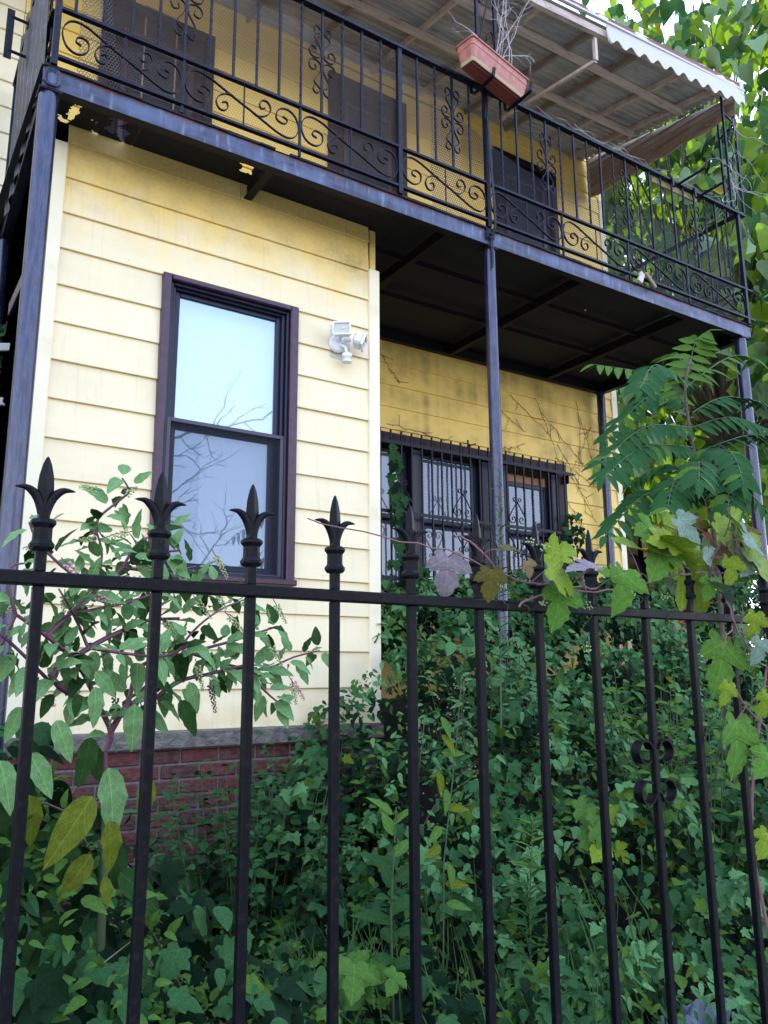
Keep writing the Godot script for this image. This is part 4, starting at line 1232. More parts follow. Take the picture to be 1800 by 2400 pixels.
func planter() -> void:
	var o := thing("flower_box", "terracotta coloured flower box hung askew outside the balcony rail", "flower box", Vector3(3.48, 5.8, -3.8))
	var rot := Basis(Vector3.UP, 0.16) * Basis(Vector3(0, 0, 1), -0.035)
	var c := Vector3(3.475, 5.80, -3.835)
	var ring := func(w: float, d: float, h: float) -> Array:
		var r := 0.018
		var q := []
		for k in [[1, 1], [-1, 1], [-1, -1], [1, -1]]:
			for j in 3:
				var a := atan2(k[1], k[0]) - PI / 4 + j * PI / 4
				q.append(c + rot * Vector3(k[0] * (w / 2 - r) + cos(a) * r, h, k[1] * (d / 2 - r) + sin(a) * r))
		return q
	var wall := func(m: MB, list: Array) -> void:
		for k in list.size() - 1:
			for j in 12:
				var i := (j + 1) % 12
				m.quad(list[k][i], list[k][j], list[k + 1][j], list[k + 1][i])
	var mb := MB.new()
	wall.call(mb, [ring.call(0.575, 0.125, 0.028), ring.call(0.60, 0.150, 0.115), ring.call(0.607, 0.157, 0.118), ring.call(0.612, 0.162, 0.163), ring.call(0.63, 0.18, 0.164), ring.call(0.632, 0.182, 0.174), ring.call(0.60, 0.15, 0.174), ring.call(0.585, 0.135, 0.06)])
	var body := part(o, "box_body", mb, M.terracotta)
	mb = MB.new()
	wall.call(mb, [ring.call(0.565, 0.118, 0.0), ring.call(0.57, 0.124, 0.006), ring.call(0.575, 0.126, 0.028)])
	part(o, "base_tray", mb, M.lime_crust)
	mb = MB.new()
	var bot: Array = ring.call(0.563, 0.117, -0.001)
	for j in range(1, 11): mb.tri(bot[0], bot[j], bot[j + 1])
	for q in [-0.035, 0.0, 0.035]: mb.box(c + rot * Vector3(0, -0.003, q), Vector3(0.55, 0.006, 0.007), rot)
	part(o, "bottom", mb, M.terracotta_base)
	mb = MB.new()
	var top: Array = ring.call(0.59, 0.14, 0.14)
	for j in range(1, 11): mb.tri(top[0], top[j + 1], top[j])
	part(o, "potting_soil", mb, M.soil)
	for q in [[3.40, -4.05, -3.755], [3.725, -4.05, -3.72]]:
		mb = MB.new()
		mb.sweep(smooth_path([Vector3(q[0], 5.86, q[1] + 0.06), Vector3(q[0], 5.79, q[1] + 0.07), Vector3(q[0], 5.775, -3.92), Vector3(q[0], 5.775, q[2] - 0.01), Vector3(q[0], 5.79, q[2] + 0.01), Vector3(q[0], 5.835, q[2] + 0.022)], 4), 0.022, 0.012, Vector3.RIGHT)
		part(o, "bracket_arm", mb, M.iron)
	var t := thing("dead_plant", "bare grey twigs of a dead plant in the hanging flower box", "dead plant", c + Vector3(0.1, 0.15, 0))
	for k in 9:
		mb = MB.new()
		var p: Vector3 = c + Vector3(rf(-0.05, 0.22), 0.14, rf(-0.04, 0.04))
		var pts := [p]
		var d := Vector3(rf(-0.3, 0.5), 1.0, rf(-0.1, 0.3)).normalized()
		for j in 7:
			d = (d + any_dir() * 0.38 + Vector3(0, 0.05, 0)).normalized()
			p += d * rf(0.07, 0.13)
			pts.append(p)
			if j > 1:
				var e := (d + any_dir() * 0.9).normalized()
				mb.tube([p, p + e * 0.07, p + (e + any_dir() * 0.4) * 0.14], 0.0022, 0.001, 4)
		mb.tube(pts, 0.004, 0.0015, 5)
		part(t, "twig", mb, M.grey_twig)
	# two brackets without a box, further right
	for q in [[5.62, "left"], [5.93, "right"]]:
		var b := thing("planter_bracket", "empty black planter bracket on the balcony rail, %s one of two" % q[1], "bracket", Vector3(q[0], 5.8, -3.96), "empty planter brackets")
		mb = MB.new()
		var r: float = 0.34 if q[1] == "left" else 0.3
		var yy: float = 5.80
		mb.sweep([Vector3(q[0], yy + 0.1, -4.0), Vector3(q[0], yy + 0.115, -3.965), Vector3(q[0], yy + 0.09, -3.935), Vector3(q[0], yy, -3.93), Vector3(q[0], yy - 0.004, -3.9), Vector3(q[0], yy, -3.95 + r), Vector3(q[0], yy + 0.05, -3.93 + r)], 0.02, 0.012, Vector3.RIGHT)
		part(b, "hook_arm", mb, M.iron)
	var w := thing("rail_board", "short pale board tied behind the balcony rail between the empty brackets", "board", Vector3(5.75, 5.84, -4.0))
	mb = MB.new()
	mb.cbox(Vector3(5.72, 5.835, -3.995), Vector3(0.62, 0.05, 0.018), 0.004, Basis(Vector3(0, 0, 1), 0.012))
	part(w, "plank", mb, M.pale_wood)
	w = thing("wood_scrap", "broken piece of pale wood leaning on the balcony's deck edge", "wood scrap", Vector3(5.15, 4.74, -3.95))
	mb = MB.new()
	mb.cbox(Vector3(5.215, 4.80, -3.935), Vector3(0.03, 0.15, 0.02), 0.003, Basis(Vector3(0, 0, 1), 0.85))
	part(w, "stick", mb, M.pale_wood)
	mb = MB.new()
	mb.cbox(Vector3(5.11, 4.80, -3.95), Vector3(0.05, 0.1, 0.03), 0.004, Basis(Vector3(0, 0, 1), -0.45))
	part(w, "stick", mb, M.awning_wood)
	w = thing("rail_bracket", "square black steel bracket sticking out of the balcony's left side", "bracket", Vector3(0.5, 5.6, -5.05))
	mb = MB.new()
	mb.bar(Vector3(0.455, 5.85, -5.05), Vector3(0.455, 5.49, -5.05), 0.008, 0.045)
	part(w, "plate", mb, M.iron)
	mb = MB.new()
	for yy in [5.80, 5.55]: mb.tube([Vector3(0.46, yy, -5.05), Vector3(0.59, yy - 0.005, -5.05)], 0.010, -1, 8)
	part(w, "arm", mb, M.iron)

# ---------------------------------------------------------------- the fence
func build_fence() -> void:
	var z := -1.36
	var o := thing("iron_fence", "black iron fence with spear finials along the front of the yard", "fence", Vector3(1.2, 0, z))
	var mb := MB.new()
	mb.cbox(Vector3(1.15, 1.7575, z), Vector3(3.9, 0.021, 0.03), 0.002)
	part(o, "rail", mb, M.fence_iron)
	mb = MB.new()
	mb.cbox(Vector3(1.15, 0.32, z), Vector3(3.9, 0.021, 0.03), 0.002)
	part(o, "rail", mb, M.fence_iron)
	var stem := MB.new()
	stem.cbox(Vector3(0, 0.928, 0), Vector3(0.0172, 1.637, 0.0172), 0.002)
	stem.cbox(Vector3(0, 1.8185, 0), Vector3(0.0168, 0.101, 0.0168), 0.002)
	var collar := MB.new()
	collar.lathe(Vector3.ZERO, [[0.0, 1.802], [0.0135, 1.802], [0.0168, 1.807], [0.0172, 1.812], [0.0145, 1.816], [0.0130, 1.819], [0.0130, 1.838], [0.0148, 1.841], [0.0174, 1.845], [0.0170, 1.850], [0.0135, 1.853], [0.0, 1.853]], 8, Basis(), true)
	var fin := MB.new()
	for q in [[0.0104, 1.862, 0.0110, 1.884], [0.0110, 1.884, 0.0128, 1.904], [0.0128, 1.904, 0.0112, 1.924], [0.0112, 1.924, 0.0070, 1.943], [0.0070, 1.943, 0.0028, 1.954], [0.0028, 1.954, 0.0, 1.957]]:
		var d := [Vector3(1, 0, 0), Vector3(0, 0, 0.62), Vector3(-1, 0, 0), Vector3(0, 0, -0.62)]
		for j in 4:
			var e: Vector3 = d[j]
			var f: Vector3 = d[(j + 1) % 4]
			fin.quad(f * q[0] + Vector3.UP * q[1], e * q[0] + Vector3.UP * q[1], e * q[2] + Vector3.UP * q[3], f * q[2] + Vector3.UP * q[3])
	for s in [1.0, -1.0]:
		var pts := []
		for q in smooth_path(v2s([0.003, 1.862, 0.006, 1.874, 0.0105, 1.886, 0.0185, 1.8965, 0.030, 1.9030, 0.0455, 1.9025]), 3): pts.append(Vector3(q.x * s, q.y, 0))
		fin.tube(pts, 0, 0, 8, [0.0075, 0.0075, 0.0075, 0.0076, 0.0077, 0.0078, 0.0078, 0.0076, 0.0074, 0.007, 0.0064, 0.0056, 0.0046, 0.0034, 0.0022, 0.0008])
	var sm := stem.mesh(M.fence_iron)
	var cm := collar.mesh(M.fence_iron)
	var fm := fin.mesh(M.fence_iron)
	for i in range(-2, 14):
		var x := 0.2454 + 0.1781 * i
		var p := put(o, "picket", sm, Transform3D(Basis(Vector3(0, 0, 1), rf(-0.006, 0.006)), Vector3(x - 1.2, 0, 0)))
		put(p, "collar", cm)
		put(p, "finial", fm, Transform3D(Basis(Vector3.UP, rf(-0.06, 0.06)), Vector3.ZERO))
		if i == 8:
			for q in [[1, 1.424, 1], [-1, 1.424, 1], [1, 1.331, -1], [-1, 1.331, -1]]:
				mb = MB.new()
				var pts := []
				for k in 27:
					var a := -PI * 0.30 - k / 26.0 * PI * 1.64
					pts.append(Vector3(x + q[0] * (0.036 - cos(a) * 0.0262), q[1] + sin(a) * 0.0262 * q[2], z))
				mb.sweep(pts, 0.026, 0.004)
				part(o, "ring_scroll", mb, M.fence_iron)

# ---------------------------------------------------------------- plants
func hill(x: float, z: float) -> float:   # the earth under the growth
	if z > -1.3 or z < -6.2 or x < -6.0 or x > 9.0: return 0.0
	var t := clampf((-z - 1.7) / 3.1, 0.0, 1.0)
	var right := smoothstep(2.0, 3.1, x)
	var h := 0.28 + (1.62 + 0.10 * (x - 3.0)) * pow(t, 1.15) * right
	h += 0.85 * smoothstep(1.2, 0.45, x) * smoothstep(-1.45, -2.3, z) * smoothstep(-3.9, -3.1, z)
	h += 0.55 * exp(-(pow((x - 2.62) / 0.42, 2) + pow((z + 3.9) / 0.36, 2)))
	return h * smoothstep(-1.3, -1.6, z)

func scatter(o: Node3D, list: Array, keep: int) -> void:   # list of [transform, mesh, material]: the largest in view as parts, the rest as one mass
	var eye := Vector3(0, 1.6, 0)
	for e in list:
		e.append((e[0].basis.x.length()) / maxf(0.3, (e[0].origin + o.position).distance_to(eye)))
	list.sort_custom(func(a, b): return a[3] > b[3])
	for i in mini(keep, list.size()): put(o, "leaf", list[i][1], list[i][0], "", list[i][2])
	var groups := {}
	for i in range(keep, list.size()):
		var key := [list[i][1], list[i][2]]
		if not groups.has(key): groups[key] = []
		groups[key].append(list[i][0])
	for key in groups: many(o, "leaf_mass", key[0], groups[key], key[1])

func pick(list: Array) -> Variant:   # [value, weight, value, weight ...]
	var sum := 0.0
	for i in range(1, list.size(), 2): sum += list[i]
	var r := rng.randf() * sum
	for i in range(0, list.size(), 2):
		r -= list[i + 1]
		if r <= 0: return list[i]
	return list[0]

func vine_heap(called: String, label: String, category: String, x0: float, x1: float, z0: float, z1: float, count: int, size: float, mats: Array, meshes: Array, seed_no: int, keep: int, deep := 0.3) -> void:
	var c := Vector3((x0 + x1) / 2, 0, (z0 + z1) / 2)
	var o := thing(called, label, category, c)
	var lump := fn(seed_no, 0.9, 3)
	var fine := fn(seed_no + 1, 2.6, 2)
	var tone := fn(seed_no + 2, 0.7, 2)
	var list := []
	var tries := 0
	while list.size() < count and tries < count * 5:
		tries += 1
		var x := rf(x0, x1)
		var z := rf(z0, z1)
		if x > 0.55 and x < 2.9 and z < -4.34: continue
		var clump := lump.get_noise_2d(x * 1.3, z * 1.6)
		if fine.get_noise_2d(x * 1.4 + 40, z * 1.4) < -0.14: continue
		var h := hill(x, z)
		var e := 0.08
		var n := Vector3(hill(x - e, z) - hill(x + e, z), 2 * e, hill(x, z - e) - hill(x, z + e)).normalized()
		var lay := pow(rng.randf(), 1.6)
		var p := Vector3(x, h, z) + n * (deep * (0.95 - lay) + 0.34 * clump + 0.14 * fine.get_noise_2d(x, z))
		if p.z > -1.42: continue
		var face := (n * 0.9 + Vector3(-0.25, 0.55, 0.55) + any_dir() * 0.55).normalized()
		var tip := (Vector3(rf(-0.8, 0.8), rf(-1.0, 0.15), rf(-0.1, 0.8)) + any_dir() * 0.25).normalized()
		var s := size * rf(0.55, 1.25)
		var tn := tone.get_noise_2d(x * 2, z * 2) + rf(-0.5, 0.5)
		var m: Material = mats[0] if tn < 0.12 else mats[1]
		if lay > 0.42 and mats.size() > 2: m = mats[2]  # inner leaves take a darker colour: shade inside the heap painted in
		var kind: Mesh = meshes[rng.randi() % meshes.size()]
		var spot := tone.get_noise_2d(x * 1.7 + 31, z * 1.7 - 12)
		if spot > 0.16:
			kind = M.ovate_wide if rng.randf() < 0.7 else M.ovate
			s *= 0.74
		elif spot < -0.34:
			kind = M.leaflet
			s *= 0.85
		if rng.randf() < 0.006: m = M.yellow_leaf
		elif rng.randf() < 0.10: m = M.vine_leaf_warm
		list.append([leaf_at(p - c, tip, face, s), kind, m])
	scatter(o, list, keep)
	for k in 26:   # runners
		var x := rf(x0, x1)
		var z := rf(z0, z1)
		var pts := []
		var d := Vector3(rf(-1, 1), 0, rf(-1, 1)).normalized()
		for j in 7:
			if x > 0.6 and x < 2.85 and z < -4.3: break
			pts.append(Vector3(x, hill(x, z) + deep * 0.6 + rf(-0.05, 0.05), z))
			x += d.x * 0.13
			z += d.z * 0.13
		if pts.size() < 3: continue
		var mb := MB.new()
		mb.tube(smooth_path(pts, 3), 0.0028, 0.0015, 5)
		part(o, "runner", mb, M.vine_stem)

func bush(called: String, label: String, at: Vector3, w: float, h: float, stems: int, per: int, size: float, mats: Array, mesh_list: Array, keep: int, lean := Vector3.ZERO) -> void:   # upright shoots with leaves in pairs
	var o := thing(called, label, "shrub", at)
	var list := []
	for k in stems:
		var a := rf(0, TAU)
		var r := sqrt(rng.randf())
		var foot := at + Vector3(cos(a) * r * w * 0.25, 0, sin(a) * r * w * 0.18)
		var top := at + Vector3(cos(a) * r * w * 0.5, h * rf(0.55, 1.0) * (1.0 - 0.25 * r), sin(a) * r * w * 0.35) + lean * rf(0.3, 1.0)
		var mid := foot.lerp(top, 0.55) + any_dir() * 0.04
		var pts := smooth_path([foot, mid, top], 4)
		var mb := MB.new()
		mb.tube(pts, 0.004, 0.0015, 5)
		part(o, "stem", mb, M.green_stem)
		for j in per:
			var t := lerpf(0.18, 1.0, float(j + 1) / per)
			var p: Vector3 = pts[mini(int(t * (pts.size() - 1)), pts.size() - 1)] + any_dir() * 0.012
			var out := (Vector3(cos(j * 2.4 + a), rf(-0.45, 0.35) + 0.5 * pow(t, 4), sin(j * 2.4 + a)) + any_dir() * 0.3).normalized()
			list.append([leaf_at(p - at, out, Vector3(-0.2, 1.0, 0.35) + any_dir() * 0.4, size * rf(0.6, 1.2) * (1.15 - 0.5 * t)), mesh_list[rng.randi() % mesh_list.size()], mats[0] if t > 0.72 else mats[rng.randi() % mats.size()]])
	scatter(o, list, keep)

func pokeweed() -> void:
	var poke := [[0.57,1.427,-2.15,0.58,1.474,-2.15,0.55,1.532,-2.15,0.48,1.636,-2.10,0.39,1.704,-2.05,0.32,1.752,-2.05],[0.58,1.474,-2.15,0.62,1.541,-2.15,0.67,1.515,-2.25,0.78,1.593,-2.25,0.87,1.616,-2.25,0.98,1.641,-2.25],[0.55,1.532,-2.15,0.41,1.606,-2.05,0.50,1.678,-2.10,0.59,1.725,-2.15,0.69,1.762,-2.25,0.78,1.771,-2.25],[0.39,1.704,-2.05,0.45,1.760,-2.10,0.52,1.826,-2.15,0.60,1.898,-2.20,0.67,1.945,-2.25,0.77,1.965,-2.25],[0.51,1.931,-2.15,0.51,1.987,-2.15,0.52,2.023,-2.15,0.57,2.073,-2.15,0.59,2.099,-2.15,0.57,2.132,-2.15],[0.50,1.678,-2.10,0.47,1.740,-2.10,0.43,1.786,-2.05,0.41,1.816,-2.05],[0.32,1.752,-2.05,0.30,1.810,-2.05,0.30,1.860,-2.05,0.33,1.872,-2.05],[0.62,1.541,-2.15,0.68,1.640,-2.25,0.81,1.676,-2.25,0.95,1.714,-2.25,1.10,1.759,-2.30],[0.60,1.898,-2.20,0.64,1.972,-2.20,0.74,2.019,-2.25],[0.81,1.676,-2.25,1.04,1.629,-2.30,1.17,1.669,-2.30,1.26,1.690,-2.30],[0.52,1.826,-2.15,0.53,1.921,-2.15,0.51,1.987,-2.15],[0.32,1.752,-2.05,0.30,1.692,-2.05,0.27,1.635,-2.05],[0.98,1.641,-2.25,1.05,1.567,-2.25,1.10,1.529,-2.25],[0.58,1.284,-2.15,0.57,1.427,-2.15]]
	poke.append_array([[0.41, 1.60, -2.08, 0.30, 1.69, -2.0, 0.20, 1.76, -1.98, 0.14, 1.84, -1.98], [0.50, 1.68, -2.10, 0.58, 1.665, -2.05, 0.67, 1.66, -2.02, 0.74, 1.70, -2.0],
		[0.62, 1.541, -2.2, 0.72, 1.62, -2.2, 0.80, 1.73, -2.2, 0.90, 1.80, -2.25, 1.0, 1.84, -2.3], [0.52, 1.826, -2.15, 0.42, 1.88, -2.1, 0.36, 1.94, -2.1, 0.34, 1.98, -2.1],
		[0.45, 1.76, -2.1, 0.60, 1.80, -2.15, 0.74, 1.85, -2.2, 0.88, 1.87, -2.25], [0.60, 1.898, -2.2, 0.72, 1.90, -2.25, 0.84, 1.93, -2.3]])
	var big := [[0.593,1.299,-2.130,0.181,80,"g"],[0.471,1.257,-2.050,0.186,125,"y"],[0.550,1.227,-1.970,0.127,80,"y"],[0.499,1.146,-2.090,0.127,125,"y"],[0.557,1.123,-2.010,0.076,75,"y"],[0.406,1.274,-2.130,0.130,80,"y"],[0.406,1.386,-2.050,0.122,60,"g"],[0.495,1.538,-1.970,0.098,85,"g"],[0.507,1.626,-2.090,0.092,100,"g"],[0.526,1.590,-2.010,0.083,50,"g"],[0.788,1.552,-2.130,0.089,75,"g"],[0.607,1.482,-2.050,0.123,90,"g"],[0.452,1.543,-1.970,0.056,95,"d"],[0.764,1.501,-2.090,0.111,60,"d"],[0.329,1.368,-2.010,0.131,70,"g"],[0.671,1.299,-2.130,0.118,95,"y"],[0.499,1.409,-2.050,0.121,100,"d"],[0.430,1.465,-1.970,0.105,70,"g"],[0.340,1.500,-2.090,0.089,110,"g"]]
	var racemes := [[0.827,1.792,-2.180,0.066,50,"m"],[0.542,1.796,-2.100,0.065,20,"m"],[0.809,1.892,-2.020,0.068,60,"g"],[0.807,1.604,-2.140,0.069,75,"m"],[0.814,1.550,-2.060,0.072,80,"d"],[0.596,1.530,-2.180,0.050,90,"d"],[0.412,1.556,-2.100,0.051,40,"g"],[0.437,1.856,-2.020,0.051,45,"m"],[0.914,1.745,-2.140,0.078,45,"g"],[0.680,1.637,-2.060,0.060,85,"m"],[0.732,1.736,-2.180,0.052,50,"m"],[0.351,1.916,-2.100,0.042,180,"g"],[0.527,1.952,-2.020,0.063,160,"g"],[0.484,1.955,-2.140,0.049,170,"g"],[0.427,1.777,-2.060,0.041,90,"m"],[0.323,1.771,-2.180,0.042,150,"g"],[1.015,1.662,-2.100,0.066,60,"m"],[1.043,1.569,-2.020,0.058,55,"m"],[1.045,1.785,-2.140,0.062,60,"g"],[0.462,2.071,-2.060,0.043,180,"g"],[0.659,1.900,-2.180,0.046,20,"g"],[0.845,1.810,-2.100,0.052,60,"m"],[1.030,1.558,-2.020,0.052,80,"m"],[0.302,1.778,-2.140,0.062,80,"d"],[0.574,2.080,-2.060,0.033,-40,"m"]]
	var o := thing("pokeweed", "tall pokeweed with crimson stems, big drooping leaves and berry clusters behind the fence's left end", "plant", Vector3(0.58, 0.3, -2.15))
	var list := []
	var main := MB.new()
	var n := 0
	for s in poke:
		var pts := v3s(s)
		var path := smooth_path(pts, 4)
		var mb := MB.new()
		var thick: float = 0.0085 if n in [0, 1, 2, 13] else (0.0065 if n in [3, 7] else 0.0045)
		mb.tube(path, thick, thick * 0.5, 7)
		part(o, "stem", mb, M.poke_stem)
		if n != 13:
			var k := 0
			var dist := 0.0
			for i in range(1, path.size()):
				dist += path[i].distance_to(path[i - 1])
				while dist > 0.023:
					dist -= 0.023
					k += 1
					var along: Vector3 = (path[i] - path[i - 1]).normalized()
					var a := k * 2.4 + n
					var side := (along.cross(Vector3(0.3, 0.2, 1)).normalized() * cos(a) + Vector3(0, 0.35, 0.9) * sin(a)).normalized()
					for twice in (2 if rng.randf() < 0.7 else 1):
						var tip := (side * (1 if twice == 0 else -1) + along * 0.35 + Vector3(0, rf(-0.6, 0.25), 0.1) + any_dir() * 0.25).normalized()
						var m: Material = M.poke_leaf if rng.randf() < 0.86 else M.poke_leaf_deep
						var size := rf(0.042, 0.088)
						var p: Vector3 = path[i] + tip * rf(0.008, 0.025)
						list.append([leaf_at(p - o.position, tip, Vector3(-0.25, 0.9, 0.6) + any_dir() * 0.5, size), pick([M.ovate, 3, M.ovate_flat, 2]), m])
		if n == 13:
			pass
		n += 1
	mb_stalk(o)
	for b in big:
		var a := deg_to_rad(b[4])
		var tip := Vector3(cos(a), -sin(a), rf(-0.05, 0.25)).normalized()
		var face := Vector3(rf(-0.35, 0.25), 0.35, 1.0)
		var m: Material = M.poke_leaf if b[5] == "g" else (M.poke_leaf_yellow if b[5] == "y" else M.poke_leaf_deep)
		var p = Vector3(b[0], b[1], b[2]) - tip * b[3] * 0.5
		list.append([leaf_at(p - o.position, tip, face, b[3] * 0.96), M.ovate_flat, m])
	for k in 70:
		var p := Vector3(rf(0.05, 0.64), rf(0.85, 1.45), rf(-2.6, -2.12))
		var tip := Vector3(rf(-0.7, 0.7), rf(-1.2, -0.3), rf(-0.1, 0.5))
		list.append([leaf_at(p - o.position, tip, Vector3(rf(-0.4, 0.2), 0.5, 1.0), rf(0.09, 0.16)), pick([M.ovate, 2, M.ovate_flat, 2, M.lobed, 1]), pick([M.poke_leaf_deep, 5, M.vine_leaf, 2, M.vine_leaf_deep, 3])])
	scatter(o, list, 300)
	n = 0
	for r in racemes:
		var a := deg_to_rad(r[4])
		var d := Vector3(cos(a), -sin(a), 0.1).normalized()
		var p = Vector3(r[0], r[1], r[2]) - d * r[3] * 0.5
		var stalk := MB.new()
		var ber := MB.new()
		var path := [p - d * 0.02, p, p + d * r[3] * 0.5 + Vector3(0, 0.004, 0), p + d * r[3]]
		stalk.tube(path, 0.0014, 0.0008, 5)
		var k := 0
		var cnt := int(r[3] * 520)
		for j in cnt:
			var t := float(j) / cnt
			var ang := j * 2.4
			var x := d.cross(Vector3(0, 0, 1)).normalized()
			var q = p + d * r[3] * t + (x * cos(ang) + Vector3(0, 0, 1) * sin(ang)) * lerpf(0.0075, 0.0035, t)
			ber.ball(q, lerpf(0.0037, 0.0018, t), 0.85)
			k += 1
		var m: Material = M.berry_green if r[5] == "g" else (M.berry_pink if n % 2 else M.berry_green)
		if r[5] == "d": m = M.berry_black
		if r[5] == "m" and n % 3 == 0: m = M.berry_green
		var c := part(o, "berry_cluster", ber, m)
		part(c, "stalk", stalk, M.poke_stem)
		n += 1

func mb_stalk(o: Node3D) -> void:
	var mb := MB.new()
	mb.tube(smooth_path([Vector3(0.60, 0.3, -2.2), Vector3(0.595, 0.8, -2.17), Vector3(0.58, 1.30, -2.15)], 4), 0.012, 0.0095, 8)
	part(o, "main_stem", mb, M.green_stem)

func grapevine() -> void:
	var leaves := [[1.051,1.824,-1.360,0.071,100,"p"],[1.119,1.800,-1.300,0.054,95,"o"],[1.140,1.858,-1.240,0.055,5,"o"],[1.363,1.887,-1.330,0.064,-20,"y"],[1.294,1.818,-1.270,0.086,25,"y"],[1.353,1.830,-1.360,0.060,60,"b"],[1.316,1.763,-1.300,0.074,110,"g"],[1.345,1.841,-1.240,0.066,180,"p"],[1.662,1.914,-1.330,0.135,5,"y"],[1.698,1.917,-1.270,0.111,20,"y"],[1.885,1.844,-1.360,0.166,50,"y"],[1.910,1.831,-1.300,0.084,20,"b"],[1.460,1.803,-1.240,0.082,110,"g"],[1.525,1.846,-1.330,0.043,200,"g"],[1.665,1.926,-1.270,0.065,190,"y"],[1.908,1.981,-1.360,0.077,60,"o"],[1.953,1.980,-1.300,0.090,45,"y"],[1.974,1.956,-1.240,0.081,0,"b"],[2.011,1.938,-1.330,0.068,160,"t"],[2.050,1.912,-1.270,0.133,30,"y"],[1.975,1.628,-1.360,0.158,105,"g"],[2.055,1.669,-1.300,0.074,120,"b"],[1.808,1.559,-1.240,0.060,110,"y"],[1.971,1.419,-1.330,0.156,95,"g"],[2.012,1.529,-1.270,0.069,110,"y"],[2.093,1.164,-1.360,0.079,130,"y"],[2.046,1.735,-1.300,0.076,100,"y"],[1.782,1.879,-1.240,0.064,30,"b"],[2.072,1.887,-1.330,0.059,150,"g"],[1.202,1.832,-1.270,0.031,70,"t"],[1.737,1.880,-1.360,0.077,60,"g"],[2.029,1.379,-1.300,0.089,140,"g"]]
	var stems := [[0.69,1.894,-1.32,0.86,1.874,-1.32,1.02,1.861,-1.32,1.15,1.825,-1.32,1.27,1.804,-1.32,1.37,1.805,-1.32,1.46,1.805,-1.32],[1.27,1.804,-1.32,1.42,1.798,-1.32,1.58,1.814,-1.32,1.73,1.853,-1.32,1.87,1.870,-1.32,2.17,1.885,-1.32],[1.15,1.834,-1.32,1.08,1.884,-1.32,1.04,1.898,-1.32],[1.96,1.810,-1.32,1.99,1.742,-1.32,2.05,1.664,-1.32,2.12,1.619,-1.32],[1.98,1.737,-1.32,1.92,1.674,-1.32],[1.96,1.949,-1.32,1.91,1.887,-1.32,1.96,1.810,-1.32,1.99,1.740,-1.32],[1.42,1.803,-1.32,1.42,1.843,-1.32,1.42,1.853,-1.32],[2.09,1.461,-1.32,1.99,1.541,-1.32,1.91,1.597,-1.32],[1.38,1.811,-1.32,1.27,1.776,-1.32,1.21,1.754,-1.32]]
	var o := thing("grapevine", "grapevine with large lobed yellow green leaves climbing over the fence's right end", "vine", Vector3(1.7, 0.3, -1.3))
	var along := []
	for s in stems:
		var mb := MB.new()
		along.append_array(smooth_path(v3s(s), 6))
		mb.tube(smooth_path(v3s(s), 4).map(func(p): return p + any_dir() * 0.004), 0.0012 if s[0] < 0.8 else 0.0024, 0.0026, 6)
		part(o, "stem", mb, M.vine_stem)
	var mb := MB.new()
	mb.tube(smooth_path(v3s([2.12, 0.3, -1.44, 2.16, 0.8, -1.41, 2.10, 1.2, -1.40, 2.13, 1.62, -1.33]), 4), 0.006, 0.0035, 6)
	part(o, "stem", mb, M.vine_stem)
	for k in 12: leaves.append([rf(1.62, 2.16), rf(1.82, 2.0), rf(-1.42, -1.24), rf(0.05, 0.10), rf(0, 160), ["g", "y", "b", "g", "y", "o"][k % 6]])
	var mats := {"g": M.grape_green, "y": M.grape_yellow, "b": M.grape_blue, "p": M.grape_mauve, "o": M.grape_olive, "t": M.grape_tan}
	var n := 0
	for l in leaves:
		var a := deg_to_rad(l[4])
		var flat := l[4] in [5, 180, 20] as bool
		var tip := Vector3(cos(a), -sin(a), rf(-0.15, 0.3)).normalized()
		var face := Vector3(rf(-0.5, 0.1), 0.5, 1.0) if not flat else Vector3(-0.1, 1.0, 0.42)
		var p = Vector3(l[0], l[1], l[2]) - tip * l[3] * 0.45
		put(o, "leaf", M.grape if n % 3 else M.grape_fold, leaf_at(p - o.position, tip, face, l[3] * (1.28 if l[1] > 1.75 else 1.0)), "", mats[l[5]])
		mb = MB.new()
		var q: Vector3 = along[0]
		for e in along:
			if e.distance_to(p) < q.distance_to(p): q = e
		mb.tube(smooth_path([p, (p + q) / 2 + any_dir() * 0.008 + Vector3(0, 0.006, 0), q], 4), 0.0014, 0.0018, 5)
		part(o, "leaf_stalk", mb, M.vine_stem)
		n += 1
	for t in [[1.20, 1.80, 0.055], [1.42, 1.80, 0.05], [1.44, 1.78, 0.12], [1.56, 1.79, 0.06], [1.62, 1.80, 0.05], [1.75, 1.78, 0.06], [1.24, 1.76, 0.05]]:
		mb = MB.new()
		var pts := []
		for k in 16:
			var f := k / 15.0
			pts.append(Vector3(t[0] + 0.012 * sin(f * 6.0) + 0.006 * cos(f * 16.0) * f, t[1] - t[2] * f + 0.006 * sin(f * 16.0) * f, -1.335 + 0.01 * sin(f * 9.0)))
		mb.tube(pts, 0.0011, 0.0007, 5)
		part(o, "tendril", mb, M.green_stem)
	for t in [[1.16, 1.80], [1.30, 1.89], [1.285, 1.765], [1.43, 1.765], [1.58, 1.80], [1.71, 1.80], [1.80, 1.96], [1.99, 2.0], [1.26, 1.90], [1.42, 1.665]]:
		mb = MB.new()
		for k in 12: mb.ball(Vector3(t[0] + rf(-0.011, 0.011), t[1] + rf(-0.008, 0.008), -1.32 + rf(-0.008, 0.008)), 0.0021)
		part(o, "flower_cluster", mb, M.berry_green)

